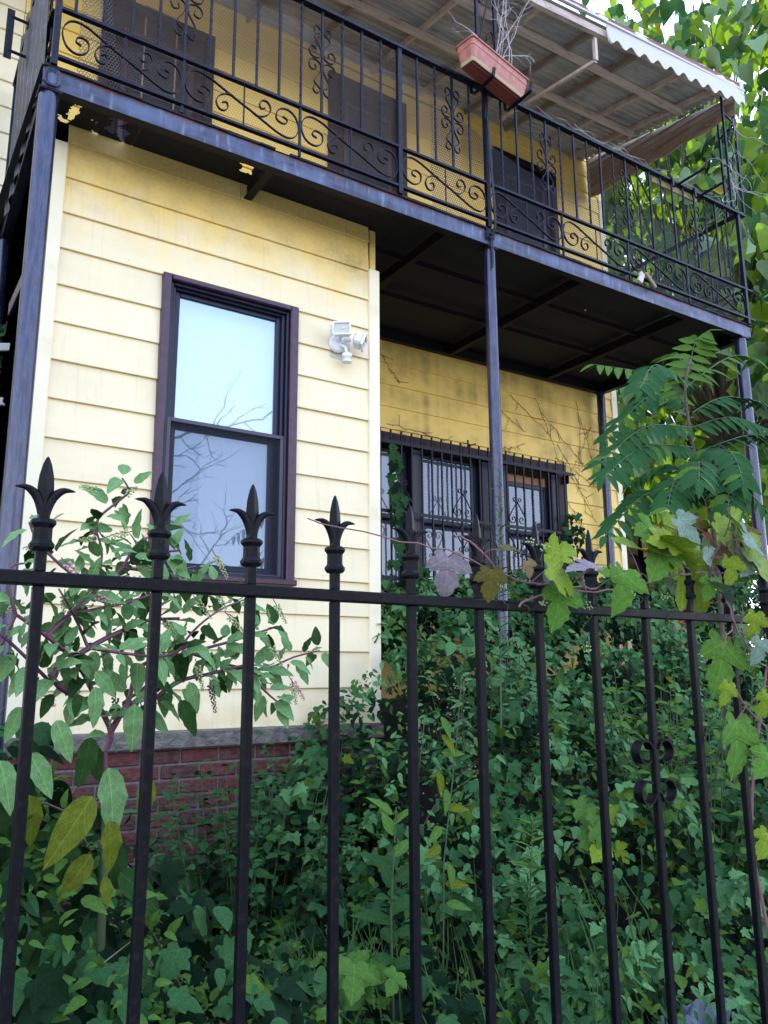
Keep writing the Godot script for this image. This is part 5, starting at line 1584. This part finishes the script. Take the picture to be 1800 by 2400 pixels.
func sapling() -> void:
	var fronds := [[3.67,3.03,-2.60,3.49,3.04,-2.70,3.06,2.76,-2.65],[3.68,2.92,-2.60,3.18,2.76,-2.50,2.72,2.53,-2.40],[3.69,2.81,-2.60,3.11,2.64,-2.45,2.63,2.44,-2.30],[3.73,2.73,-2.60,3.30,2.55,-2.30,2.93,2.40,-2.05],[3.80,2.58,-2.60,3.20,2.47,-2.35,2.77,2.27,-2.10],[3.74,2.55,-2.60,3.18,2.43,-2.50,2.56,2.17,-2.25],[3.66,3.03,-2.60,3.65,3.20,-2.75,3.30,3.30,-2.90],[3.71,3.01,-2.60,4.03,3.11,-2.60,4.62,3.26,-2.70],[3.69,2.92,-2.60,3.91,2.94,-2.50,4.12,2.92,-2.40],[3.70,2.78,-2.60,4.35,2.96,-2.70,4.82,3.10,-2.80],[3.72,2.80,-2.60,3.56,2.64,-2.30,3.33,2.45,-2.10],[3.68,3.17,-2.60,3.79,3.38,-2.60,3.83,3.49,-2.55],[3.68,3.17,-2.60,3.17,3.05,-2.40,2.78,2.83,-2.20],[3.69,3.16,-2.60,4.32,3.46,-2.70,4.91,3.59,-2.80],[3.68,3.14,-2.60,3.91,3.41,-2.80,4.06,3.55,-3.00],[3.78,2.51,-2.60,3.71,2.53,-2.40,3.80,2.44,-2.30],[3.77,2.56,-2.60,3.88,2.76,-2.90,3.78,2.73,-3.10],[3.75,2.58,-2.60,3.50,2.55,-2.30,3.19,2.26,-2.10]]
	var o := thing("tree_of_heaven", "young tree of heaven with feathery compound leaves before the balcony's right column", "tree", Vector3(3.95, 0.6, -2.7))
	var mb := MB.new()
	mb.tube(smooth_path(v3s([3.95, 0.6, -2.72, 3.90, 1.4, -2.68, 3.845, 2.17, -2.62, 3.79, 2.47, -2.6, 3.70, 2.76, -2.6, 3.67, 2.98, -2.6, 3.67, 3.17, -2.6, 3.75, 3.34, -2.6]), 4), 0.016, 0.006, 8)
	part(o, "trunk", mb, M.bark)
	var n := 0
	for f in fronds:
		var pts := v3s(f)
		pts[1].y += 0.05
		var path := smooth_path(pts, 8)
		mb = MB.new()
		mb.tube(path, 0.0042, 0.0016, 6)
		var fr := part(o, "frond", mb, M.green_stem)
		var c := origin_of(fr)
		var pale := n in [11, 13, 14, 6] as bool
		var total := 0.0
		for i in range(1, path.size()): total += path[i].distance_to(path[i - 1])
		var pairs := clampi(int(total / 0.048), 9, 15)
		for k in pairs + 1:
			var t := lerpf(0.12, 1.0, float(k) / pairs)
			var i := mini(int(t * (path.size() - 1)), path.size() - 2)
			var p: Vector3 = path[i].lerp(path[i + 1], t * (path.size() - 1) - i)
			var along: Vector3 = (path[i + 1] - path[i]).normalized()
			var up := Vector3(-0.2, 0.9, 0.45)
			up = (up - along * up.dot(along)).normalized()
			var side := along.cross(up)
			for s in ([1.0, -1.0] if k < pairs else [0.0]):
				var tip: Vector3 = (side * s * 0.9 + along * (0.45 if s else 1.0) + Vector3(0, rf(-0.6, -0.25), 0)).normalized()
				var len := 0.135 * (1.0 - 0.35 * pow(absf(t - 0.45) * 1.7, 2)) * rf(0.85, 1.1)
				put(fr, "leaflet", M.leaflet, leaf_at(p - c, tip, up + any_dir() * 0.25, len), "", M.heaven_leaf_pale if pale or rng.randf() < 0.1 else M.heaven_leaf)
		n += 1

func crown(o: Node3D, foot: Vector3, mid: Vector3, rad: Vector3, clumps: int, per: int, size: float, mats: Array, meshes: Array, keep: int, spread: float, bark := true) -> void:
	var list := []
	var mb := MB.new()
	var fork := foot.lerp(mid, 0.62)
	mb.tube(smooth_path([foot, foot.lerp(fork, 0.5) + any_dir() * 0.1, fork], 4), 0.035 * rad.x, 0.022 * rad.x, 10)
	if bark: part(o, "trunk", mb, M.bark)
	for k in clumps:
		var d := any_dir().normalized()
		var p := mid + d * rad * pow(rng.randf(), 0.45)
		if p.x < 7.15 and p.z < -3.2 and p.z > -15: p.x = 14.3 - p.x
		if bark and k % 3 == 0:
			mb = MB.new()
			mb.tube(smooth_path([fork, fork.lerp(p, 0.5) + any_dir() * 0.25 + Vector3(0, 0.15, 0), p], 4), 0.012 * rad.x, 0.008, 6)
			part(o, "branch", mb, M.bark)
		for j in per:
			var q := p + any_dir() * spread * Vector3(1, 0.7, 1)
			if q.x < 7.2 and q.z < -3.2 and q.z > -15: continue
			var tip := Vector3(rf(-0.6, 0.6), rf(-1.4, -0.2), rf(-0.6, 0.6)).normalized()
			list.append([leaf_at(q - o.position, tip, any_dir() + Vector3(-0.5, 0.5, 0.8), size * rf(0.6, 1.15)), meshes[rng.randi() % meshes.size()], pick(mats)])
	scatter(o, list, keep)

func background() -> void:
	var o := thing("catalpa_tree", "big leaved tree with heart shaped leaves overhanging the awning's right end", "tree", Vector3(9.6, 0, -6.6), "trees beyond the house")
	crown(o, Vector3(9.6, 0, -6.6), Vector3(9.3, 7.4, -5.9), Vector3(2.3, 5.0, 2.2), 215, 16, 0.25, [M.catalpa_green, 3.2, M.catalpa_pale, 2.8, M.catalpa_bright, 5.6, M.catalpa_gold, 0.07], [M.heart, M.heart_fold], 300, 0.5)
	o = thing("shade_tree", "bright backlit tree filling the gap right of the house", "tree", Vector3(14.5, 0, -10.0), "trees beyond the house")
	crown(o, Vector3(14.5, 0, -10.0), Vector3(14.0, 8.5, -9.5), Vector3(3.6, 7.0, 3.0), 280, 16, 0.26, [M.catalpa_bright, 8, M.catalpa_green, 2.6], [M.heart, M.heart_fold], 60, 0.7)
	o = thing("shade_tree", "lower leafy tree behind the red plank shed", "tree", Vector3(13.2, 0, -10.5), "trees beyond the house")
	crown(o, Vector3(13.2, 0, -10.5), Vector3(13.0, 4.6, -10.2), Vector3(2.8, 2.6, 1.2), 120, 15, 0.22, [M.catalpa_bright, 4, M.catalpa_green, 5], [M.heart, M.heart_fold], 60, 0.6)
	# the small yellow outbuilding with a lamp, and the red plank shed
	o = thing("yellow_outbuilding", "small yellow outbuilding seen past the house's right corner", "outbuilding", Vector3(9.7, 0, -8.5))
	var mb := MB.new()
	mb.box(Vector3(9.2, 2.3, -9.3), Vector3(2.2, 4.62, 1.0))
	part(o, "wall", mb, M.shed_yellow)
	mb = MB.new()
	mb.cbox(Vector3(9.2, 4.66, -9.25), Vector3(2.35, 0.09, 1.2), 0.01)
	part(o, "eave", mb, M.cream_trim)
	mb = MB.new()
	mb.lathe(Vector3(10.0, 4.46, -8.62), [[0.0, 0.0], [0.05, 0.0], [0.05, 0.17], [0.035, 0.2], [0.0, 0.2]], 14, Basis(Vector3(0, 0, 1), 1.9))
	mb.tube([Vector3(10.12, 4.5, -8.78), Vector3(10.12, 4.5, -8.66), Vector3(10.02, 4.47, -8.63)], 0.02, -1, 8)
	part(o, "wall_lamp", mb, M.cream_trim)
	o = thing("red_shed", "red plank shed with a salmon roof edge behind the feathery sapling", "shed", Vector3(11.4, 0, -8.0))
	var base := MB.new()
	base.box(Vector3(11.2, 2.0, -8.45), Vector3(2.6, 4.1, 0.8))
	part(o, "wall", base, M.house_core)
	for k in 16:
		mb = MB.new()
		mb.cbox(Vector3(10.0 + k * 0.148, 2.05, -8.03), Vector3(0.14, 4.1, 0.03), 0.006)
		part(o, "plank", mb, M.red_plank)
	mb = MB.new()
	mb.quad(Vector3(9.9, 4.10, -7.85), Vector3(12.6, 4.02, -7.85), Vector3(12.6, 4.4, -8.9), Vector3(9.9, 4.45, -8.9))
	mb.box(Vector3(11.25, 4.06, -7.85), Vector3(2.7, 0.09, 0.03), Basis(Vector3(0, 0, 1), -0.03))
	part(o, "roof", mb, M.salmon_roof)
	# across the street, behind the camera: what the windows mirror
	for q in [[3.0, 17.0, 3.6, "left"], [8.5, 18.5, 4.4, "middle"], [14.0, 17.5, 3.8, "right"]]:
		o = thing("street_tree", "round leafy tree across the street, %s one of three" % q[3], "tree", Vector3(q[0], 0, q[1]), "trees across the street")
		crown(o, Vector3(q[0], 0, q[1]), Vector3(q[0], q[2] * 0.72, q[1]), Vector3(2.6, q[2] * 0.5, 1.6), 50, 14, 0.34, [M.far_leaf, 1], [M.heart], 0, 0.7)
	o = thing("bare_street_tree", "bare branched street tree across the pavement, mirrored in the bay window", "tree", Vector3(2.3, 0, 5.5))
	var segs := MB.new()
	segs.tube(smooth_path([Vector3(2.3, 0, 5.5), Vector3(2.35, 1.8, 5.45), Vector3(2.5, 3.4, 5.4), Vector3(2.7, 4.6, 5.3)], 3), 0.14, 0.09, 8)
	part(o, "trunk", segs, M.bark)
	for q in [[Vector3(2.7, 4.5, 5.3), Vector3(1.0, 0.75, -0.1)], [Vector3(2.6, 4.0, 5.3), Vector3(1.0, 0.25, 0.1)], [Vector3(2.5, 3.6, 5.4), Vector3(1.0, 0.05, -0.2)], [Vector3(2.7, 4.6, 5.3), Vector3(-0.4, 1.0, 0.3)]]:
		segs = MB.new()
		limb(segs, q[0], q[1].normalized(), 0.055, 2.6, 0)
		part(o, "limb", segs, M.bark)

func limb(mb: MB, p: Vector3, d: Vector3, r: float, l: float, depth: int) -> void:
	var pts := [p]
	var k := 5
	for i in k:
		d = (d + any_dir() * 0.22 + Vector3(0.04, 0.02, 0)).normalized()
		p += d * l / k
		pts.append(p)
		if depth < 3 and i > 0 and (depth > 0 or i > 1):
			for j in (0 if depth > 1 and rng.randf() < 0.55 else 1):
				limb(mb, p, (d + any_dir() * 0.85).normalized(), r * 0.5, l * rf(0.4, 0.6), depth + 1)
	mb.tube(pts, r, r * 0.4, 5 if depth < 2 else 3)

func small_plants() -> void:
	# dead creeper stems on the main wall
	var o := thing("dry_creeper", "bare brown creeper stems clinging to the yellow wall right of the barred window", "vine", Vector3(6.0, 3.4, Z2))
	for s in [[5.35, 4.42, 0.55, -0.35], [5.05, 4.30, 0.5, -0.25], [5.7, 4.45, 0.35, -0.75], [5.9, 4.2, 0.5, -0.4], [6.0, 4.0, 0.4, -0.6], [5.95, 3.85, 0.6, -0.25], [6.15, 3.72, 0.35, -0.5], [6.35, 4.3, -0.1, -0.8], [6.5, 4.25, -0.3, -0.5], [6.3, 4.5, 0.2, -0.6], [3.85, 3.86, 0.7, -0.06], [6.1, 3.4, 0.4, -0.55], [3.75, 4.55, 0.25, -0.3], [6.62, 4.4, 0.1, -1.3], [5.2, 3.83, 0.25, 0.04]]:
		var mb := MB.new()
		var pts := []
		for k in 12:
			var t := k / 11.0
			var p := Vector3(s[0] + s[2] * t + rf(-0.012, 0.012), s[1] + s[3] * t + rf(-0.012, 0.012), Z2 + 0.024)
			pts.append(p)
			mb.ball(p + Vector3(rf(-0.01, 0.01), rf(-0.01, 0.01), 0), 0.0042)
			if k % 4 == 2:
				var e := Vector3(rf(-0.5, 1), rf(-1, 0.6), 0).normalized()
				mb.tube([p, p + e * 0.06, p + e * 0.13 + Vector3(0, rf(-0.03, 0.03), 0)], 0.003, 0.002, 4)
		mb.tube(pts, 0.0026, 0.0016, 5)
		part(o, "stem", mb, M.dry_stem)
	o = thing("dry_tendrils", "tangle of dry grey tendrils on the lattice post under the awning's right corner", "vine", Vector3(6.62, 6.4, -3.95))
	for k in 22:
		var mb := MB.new()
		var p := Vector3(6.62 + rf(-0.12, 0.14), rf(5.9, 7.0), -3.96 + rf(-0.06, 0.08))
		var d := Vector3(rf(-0.4, 0.5), rf(-1, 0.3), rf(-0.2, 0.2)).normalized()
		var pts := [p]
		for j in 9:
			d = (d + any_dir() * 0.45 + Vector3(0, -0.08, 0)).normalized()
			p += d * 0.055
			pts.append(p)
		mb.tube(pts, 0.0028, 0.0014, 4)
		part(o, "tendril", mb, M.grey_twig)
	for k in 8:
		var mb := MB.new()
		var pts := []
		var a := rf(3.9, 6.0)
		for j in 9: pts.append(Vector3(a + j * 0.1, 5.88 + lift(a) + 0.03 * sin(j * 1.3 + k) + rf(-0.01, 0.015), -3.96 + 0.02 * cos(j * 1.9 + k)))
		mb.tube(pts, 0.0022, 0.0014, 4)
		part(o, "tendril", mb, M.grey_twig)
	# ivy round the rear left column, with two white slats beside it
	o = thing("ivy", "dark ivy wrapped round the column at the balcony's rear left corner", "vine", Vector3(0.6, 1.0, -5.6))
	var list := []
	for k in 900:
		var y := rf(0.8, 4.05 - absf(rf(-0.25, 0.25)))
		var p := Vector3(rf(-0.2, 0.70), y, rf(-5.74, -5.5))
		list.append([leaf_at(p - o.position, Vector3(rf(-0.6, 0.6), -1, rf(0, 0.5)), Vector3(rf(-0.6, 0.3), 0.5, 1.0), rf(0.06, 0.12)), pick([M.lobed, 1, M.lobed_flat, 1]), pick([M.vine_leaf, 3, M.vine_leaf_deep, 4])])
	scatter(o, list, 90)
	for q in [[3.61, 0.42, "upper"], [3.27, 0.25, "lower"]]:
		var w := thing("white_board", "%s one of two white boards sticking out left of the front column" % q[2], "board", Vector3(0.5, q[0], -5.3), "white boards in the ivy")
		var mb := MB.new()
		mb.cbox(Vector3(0.42, q[0], -5.3), Vector3(0.6, 0.05, 0.025), 0.004, Basis(Vector3(0, 0, 1), q[1] * 0.5))
		part(w, "strip", mb, M.white_paint)
	o = thing("wall_vine", "green vine sprays hanging over the left side of the barred window", "vine", Vector3(3.85, 2.4, -5.65))
	list = []
	for k in 70:
		var t := rng.randf()
		var p := Vector3(3.80 + 0.30 * (1.0 - t) * rng.randf() + rf(-0.04, 0.04), lerpf(2.3, 3.62, t), -5.68 + rf(-0.03, 0.06))
		list.append([leaf_at(p - o.position, Vector3(rf(-0.7, 0.7), -1, 0.2), Vector3(-0.3, 0.4, 1), rf(0.06, 0.12)), M.lobed, pick([M.vine_leaf, 2, M.vine_leaf_deep, 2])])
	scatter(o, list, 70)
	o = thing("wall_vine", "small leaved green vine climbing beside the barred window's right jamb", "vine", Vector3(6.05, 2.3, -5.7))
	list = []
	for k in 150:
		var t := rng.randf()
		var p := Vector3(6.0 + 0.30 * rf(-1, 1) * (1.0 - 0.6 * t), lerpf(2.1, 3.25, t), -5.70 + rf(-0.05, 0.05))
		list.append([leaf_at(p - o.position, Vector3(rf(-0.7, 0.7), -1, 0.2), Vector3(-0.3, 0.4, 1), rf(0.04, 0.075)), pick([M.lobed, 1, M.ovate, 1]), pick([M.vine_leaf, 1, M.vine_leaf_deep, 3])])
	scatter(o, list, 80)
	# a few weeds that stand out
	o = thing("broad_weed", "upright weed with long paired leaves between the fence's fourth and fifth pickets", "weed", Vector3(1.70, 0.35, -2.55))
	var mb := MB.new()
	mb.tube([Vector3(1.70, 0.35, -2.55), Vector3(1.69, 0.8, -2.55), Vector3(1.71, 1.15, -2.54)], 0.006, 0.003, 6)
	part(o, "stem", mb, M.green_stem)
	list = []
	for k in 15:
		var y := 0.62 + k * 0.036
		var a := k * 2.5
		list.append([leaf_at(Vector3(1.70, y, -2.55) - o.position, Vector3(cos(a), 0.1 + 0.05 * k, sin(a) * 0.8), Vector3(-0.2, 1, 0.5), 0.17 - 0.004 * k), M.leaflet, M.weed_leaf if k > 9 else M.shrub_leaf])
	scatter(o, list, 20)
	for q in [[2.62, 2.62, -3.0, 1.25, "tall feathery green weed in front of the middle column"], [2.28, 1.05, -2.5, 0.65, "feathery weed low between the fence's sixth and seventh pickets"]]:
		var top: float = q[1]
		var h: float = q[3]
		o = thing("feathery_weed", q[4], "weed", Vector3(q[0], top - h, q[2]))
		mb = MB.new()
		mb.tube([Vector3(q[0], top - h, q[2]), Vector3(q[0] + 0.02, top - h * 0.4, q[2]), Vector3(q[0] + 0.05, top, q[2])], 0.005, 0.002, 6)
		part(o, "stem", mb, M.green_stem)
		list = []
		for k in 100:
			var t := k / 99.0
			var a := k * 2.4
			list.append([leaf_at(Vector3(0.05 * t * t, h * (0.25 + 0.75 * t), 0), Vector3(cos(a), rf(0.1, 0.9), sin(a)) + any_dir() * 0.3, Vector3(0, 1, 0.4) + any_dir() * 0.5, lerpf(0.14, 0.06, t) * rf(0.5, 1.2)), M.narrow, M.weed_leaf if t > 0.6 else M.shrub_leaf])
		scatter(o, list, 130)
	o = thing("yellowing_weed", "spindly weed with yellowing leaves and dry seed heads right of the fence's fifth picket", "weed", Vector3(2.02, 0.3, -2.7))
	mb = MB.new()
	mb.tube([Vector3(2.02, 0.3, -2.7), Vector3(2.04, 0.9, -2.7), Vector3(2.10, 1.35, -2.68), Vector3(2.12, 1.62, -2.66)], 0.004, 0.002, 6)
	for k in 16:
		var p := Vector3(2.06 + 0.06 * k / 16.0, 1.05 + k * 0.035, -2.69)
		var e := p + Vector3(rf(-0.14, 0.14), rf(0.02, 0.1), rf(-0.05, 0.08))
		mb.tube([p, e], 0.0015, 0.001, 4)
	part(o, "stem", mb, M.green_stem)
	mb = MB.new()
	for k in 40: mb.ball(Vector3(2.1 + rf(-0.14, 0.14), 1.15 + rf(0, 0.5), -2.68 + rf(-0.06, 0.06)), 0.0034)
	part(o, "seed_head", mb, M.pale_wood)
	list = []
	for k in 11: list.append([leaf_at(Vector3(rf(0, 0.05), 0.45 + k * 0.07, 0), Vector3(rf(-1, 1), rf(-1, 0), 0.3), Vector3(0, 0.4, 1), 0.10), M.leaflet, M.yellow_leaf if k % 2 else M.weed_leaf])
	scatter(o, list, 12)
	for q in [[1.55, 0.66, -2.5, "low between the fence's fourth and fifth pickets"], [2.75, 0.98, -2.6, "half way up behind the fence's eighth picket"]]:
		var w := thing("yellow_leaves", "spray of bright yellow green lobed leaves " + q[3], "plant", Vector3(q[0], q[1], q[2]), "yellow green sprays")
		list = []
		for k in 9: list.append([leaf_at(any_dir() * 0.09, Vector3(rf(-1, 1), rf(-1, 0.2), 0.4), Vector3(-0.2, 0.5, 1), rf(0.08, 0.13)), M.grape, pick([M.grape_yellow, 1, M.weed_leaf, 3])])
		scatter(w, list, 9)
	o = thing("white_rag", "crumpled pale blue plastic scrap on the ground at the bottom right", "litter", Vector3(2.45, 0.4, -1.95))
	mb = MB.new()
	var cr := fn(99, 9.0, 3)
	for i in 14:
		for j in 8:
			var q := []
			for c in [[i, j], [i, j + 1], [i + 1, j + 1], [i + 1, j]]:
				var x: float = 2.40 + c[0] * 0.02
				var z: float = -2.0 + c[1] * 0.018
				q.append(Vector3(x, 0.50 + 0.10 * cr.get_noise_2d(x, z) - 0.05 * pow((c[0] - 7) / 7.0, 2), z))
			mb.quad(q[0], q[1], q[2], q[3])
	part(o, "sheet", mb, M.white_rag)

func yard_growth() -> void:
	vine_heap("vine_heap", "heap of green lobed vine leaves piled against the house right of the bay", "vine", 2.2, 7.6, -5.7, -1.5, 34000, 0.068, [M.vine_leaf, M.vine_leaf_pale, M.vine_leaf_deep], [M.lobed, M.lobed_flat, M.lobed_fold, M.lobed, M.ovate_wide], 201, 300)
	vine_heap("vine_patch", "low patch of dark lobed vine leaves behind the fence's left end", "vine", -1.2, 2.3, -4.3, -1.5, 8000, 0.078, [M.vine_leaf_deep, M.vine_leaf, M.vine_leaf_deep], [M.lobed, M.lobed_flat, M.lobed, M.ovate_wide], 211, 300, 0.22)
	bush("leafy_shrub", "dense small leaved shrub against the bay's brick base", Vector3(1.72, 0.3, -3.78), 1.15, 1.2, 56, 24, 0.078, [M.shrub_leaf, M.vine_leaf, M.vine_leaf_deep], [M.ovate, M.ovate_wide], 300)
	bush("leafy_shrub", "leafy shrub at the bay's right corner beside the brick base", Vector3(2.42, 0.5, -4.0), 0.95, 1.0, 44, 20, 0.09, [M.vine_leaf, M.vine_leaf_deep], [M.lobed, M.ovate_wide], 300)
	bush("leafy_shrub", "light green pointed leaf shrub behind the fence's ring ornament", Vector3(3.55, 0.5, -2.65), 1.7, 1.45, 60, 18, 0.085, [M.weed_leaf, M.shrub_leaf, M.vine_leaf], [M.ovate, M.ovate_wide], 300, Vector3(0, 0, 0.25))
	bush("leafy_shrub", "green shrub in the middle of the vine heap below the barred window", Vector3(2.95, 0.9, -3.5), 1.1, 1.0, 34, 16, 0.085, [M.vine_leaf_pale, M.vine_leaf, M.shrub_leaf], [M.ovate, M.ovate_wide], 300, Vector3(0, 0, 0.2))
	# grass and low weeds
	var o := thing("ground_cover", "low grass and small weeds on the ground just behind the fence", "ground cover", Vector3(1.5, 0, -2.6))
	o.set_meta("kind", "stuff")
	var a := []
	var b := []
	var w := []
	for k in 7000:
		var x := rf(0.2, 4.2)
		var z := rf(-3.9, -1.5)
		var p := Vector3(x, hill(x, z) + 0.03, z) - o.position
		if k % 3:
			w.append(leaf_at(p + Vector3(0, rf(0.05, 0.20), 0), Vector3(rf(-1, 1), rf(-0.4, 0.7), rf(-0.6, 1)), Vector3(-0.2, 1, 0.5) + any_dir() * 0.5, rf(0.025, 0.06)))
		elif k % 4 and Vector2((x - 2.1) / 0.8, (z + 2.6) / 0.7).length() > 1.0: w.append(leaf_at(p + Vector3(0, rf(0.0, 0.16), 0), Vector3(rf(-1, 1), rf(-0.4, 0.7), rf(-0.6, 1)), Vector3(-0.2, 1, 0.5) + any_dir() * 0.5, rf(0.03, 0.075)))
		elif k % 2: a.append(leaf_at(p, Vector3(rf(-0.5, 0.5), 1, rf(-0.3, 0.5)), Vector3(rf(-1, 1), 0.3, 1), rf(0.2, 0.48)))
		else: b.append(leaf_at(p, Vector3(rf(-0.9, 0.9), 0.7, rf(-0.5, 0.7)), Vector3(rf(-1, 1), 0.3, 1), rf(0.14, 0.3)))
	many(o, "weed_leaf", M.ovate, w, M.weed_leaf)
	many(o, "grass_blade", M.blade, a, M.grass_blade)
	many(o, "straw_blade", M.blade, b.slice(0, 130), M.straw)

# ---------------------------------------------------------------- setting
func ground() -> void:
	var xs := [-300.0, -60.0, -20.0, -9.0, -6.05]
	for k in 61: xs.append(-6.0 + k * 0.25)
	xs.append_array([9.05, 14.0, 25.0, 70.0, 300.0])
	var zs := [-300.0, -60.0, -20.0, -9.0, -6.3]
	for k in 21: zs.append(-6.2 + k * 0.25)
	zs.append_array([-1.0, 0.0, 5.0, 20.0, 70.0, 300.0])
	var mb := MB.new()
	for i in xs.size() - 1:
		for j in zs.size() - 1:
			var q := []
			for c in [[i, j + 1], [i + 1, j + 1], [i + 1, j], [i, j]]: q.append(Vector3(xs[c[0]], hill(xs[c[0]], zs[c[1]]) - minf(0.55, 0.85 * hill(xs[c[0]], zs[c[1]])), zs[c[1]]))
			mb.quad(q[0], q[1], q[2], q[3])
	structure("ground", mb, M.soil)
	mb = MB.new()
	mb.cbox(Vector3(0, 0.06, 0.55), Vector3(120, 0.12, 3.6), 0.01)
	structure("pavement", mb, M.pavement)
	mb = MB.new()
	mb.quad(Vector3(-120, 0.004, 11), Vector3(120, 0.004, 11), Vector3(120, 0.004, 2.36), Vector3(-120, 0.004, 2.36))
	structure("road", mb, M.asphalt)

func _ready() -> void:
	rng.seed = 20240
	var cam := Camera3D.new()
	cam.name = "camera"
	cam.position = Vector3(0, 1.6, 0)
	cam.rotation = Vector3(0.2032, -0.5801, -0.0056)
	cam.fov = 64.55
	cam.near = 0.05
	cam.far = 900.0
	add_child(cam)
	cam.current = true
	var sky_mat := ProceduralSkyMaterial.new()
	sky_mat.sky_top_color = lin(0.33, 0.44, 0.70)
	sky_mat.sky_horizon_color = lin(0.96, 0.96, 0.95)
	sky_mat.sky_curve = 0.16
	sky_mat.ground_bottom_color = lin(0.10, 0.10, 0.09)
	sky_mat.ground_horizon_color = lin(0.45, 0.5, 0.5)
	sky_mat.sun_angle_max = 20.0
	sky_mat.sky_energy_multiplier = 1.0
	var sky := Sky.new()
	sky.sky_material = sky_mat
	var env := Environment.new()
	env.background_mode = Environment.BG_SKY
	env.sky = sky
	env.tonemap_mode = Environment.TONE_MAPPER_LINEAR
	env.tonemap_exposure = 4.8
	env.ambient_light_source = Environment.AMBIENT_SOURCE_SKY
	env.sdfgi_enabled = true
	env.ssao_enabled = true
	env.ssil_enabled = true
	var we := WorldEnvironment.new()
	we.name = "world_environment"
	we.environment = env
	add_child(we)
	var sun := DirectionalLight3D.new()
	sun.name = "sun"
	sun.light_energy = 1.4
	sun.light_color = Color(1.0, 0.95, 0.86)
	sun.light_angular_distance = 0.5
	sun.shadow_enabled = true
	add_child(sun)
	sun.look_at_from_position(Vector3(0.27, 0.75, -0.66) * 50.0, Vector3.ZERO)
	make_materials()
	make_leaves()
	ground()
	build_house()
	build_balcony()
	build_awning()
	grille()
	security_light()
	netting()
	planter()
	build_fence()
	background()
	yard_growth()
	sapling()
	pokeweed()
	grapevine()
	small_plants()
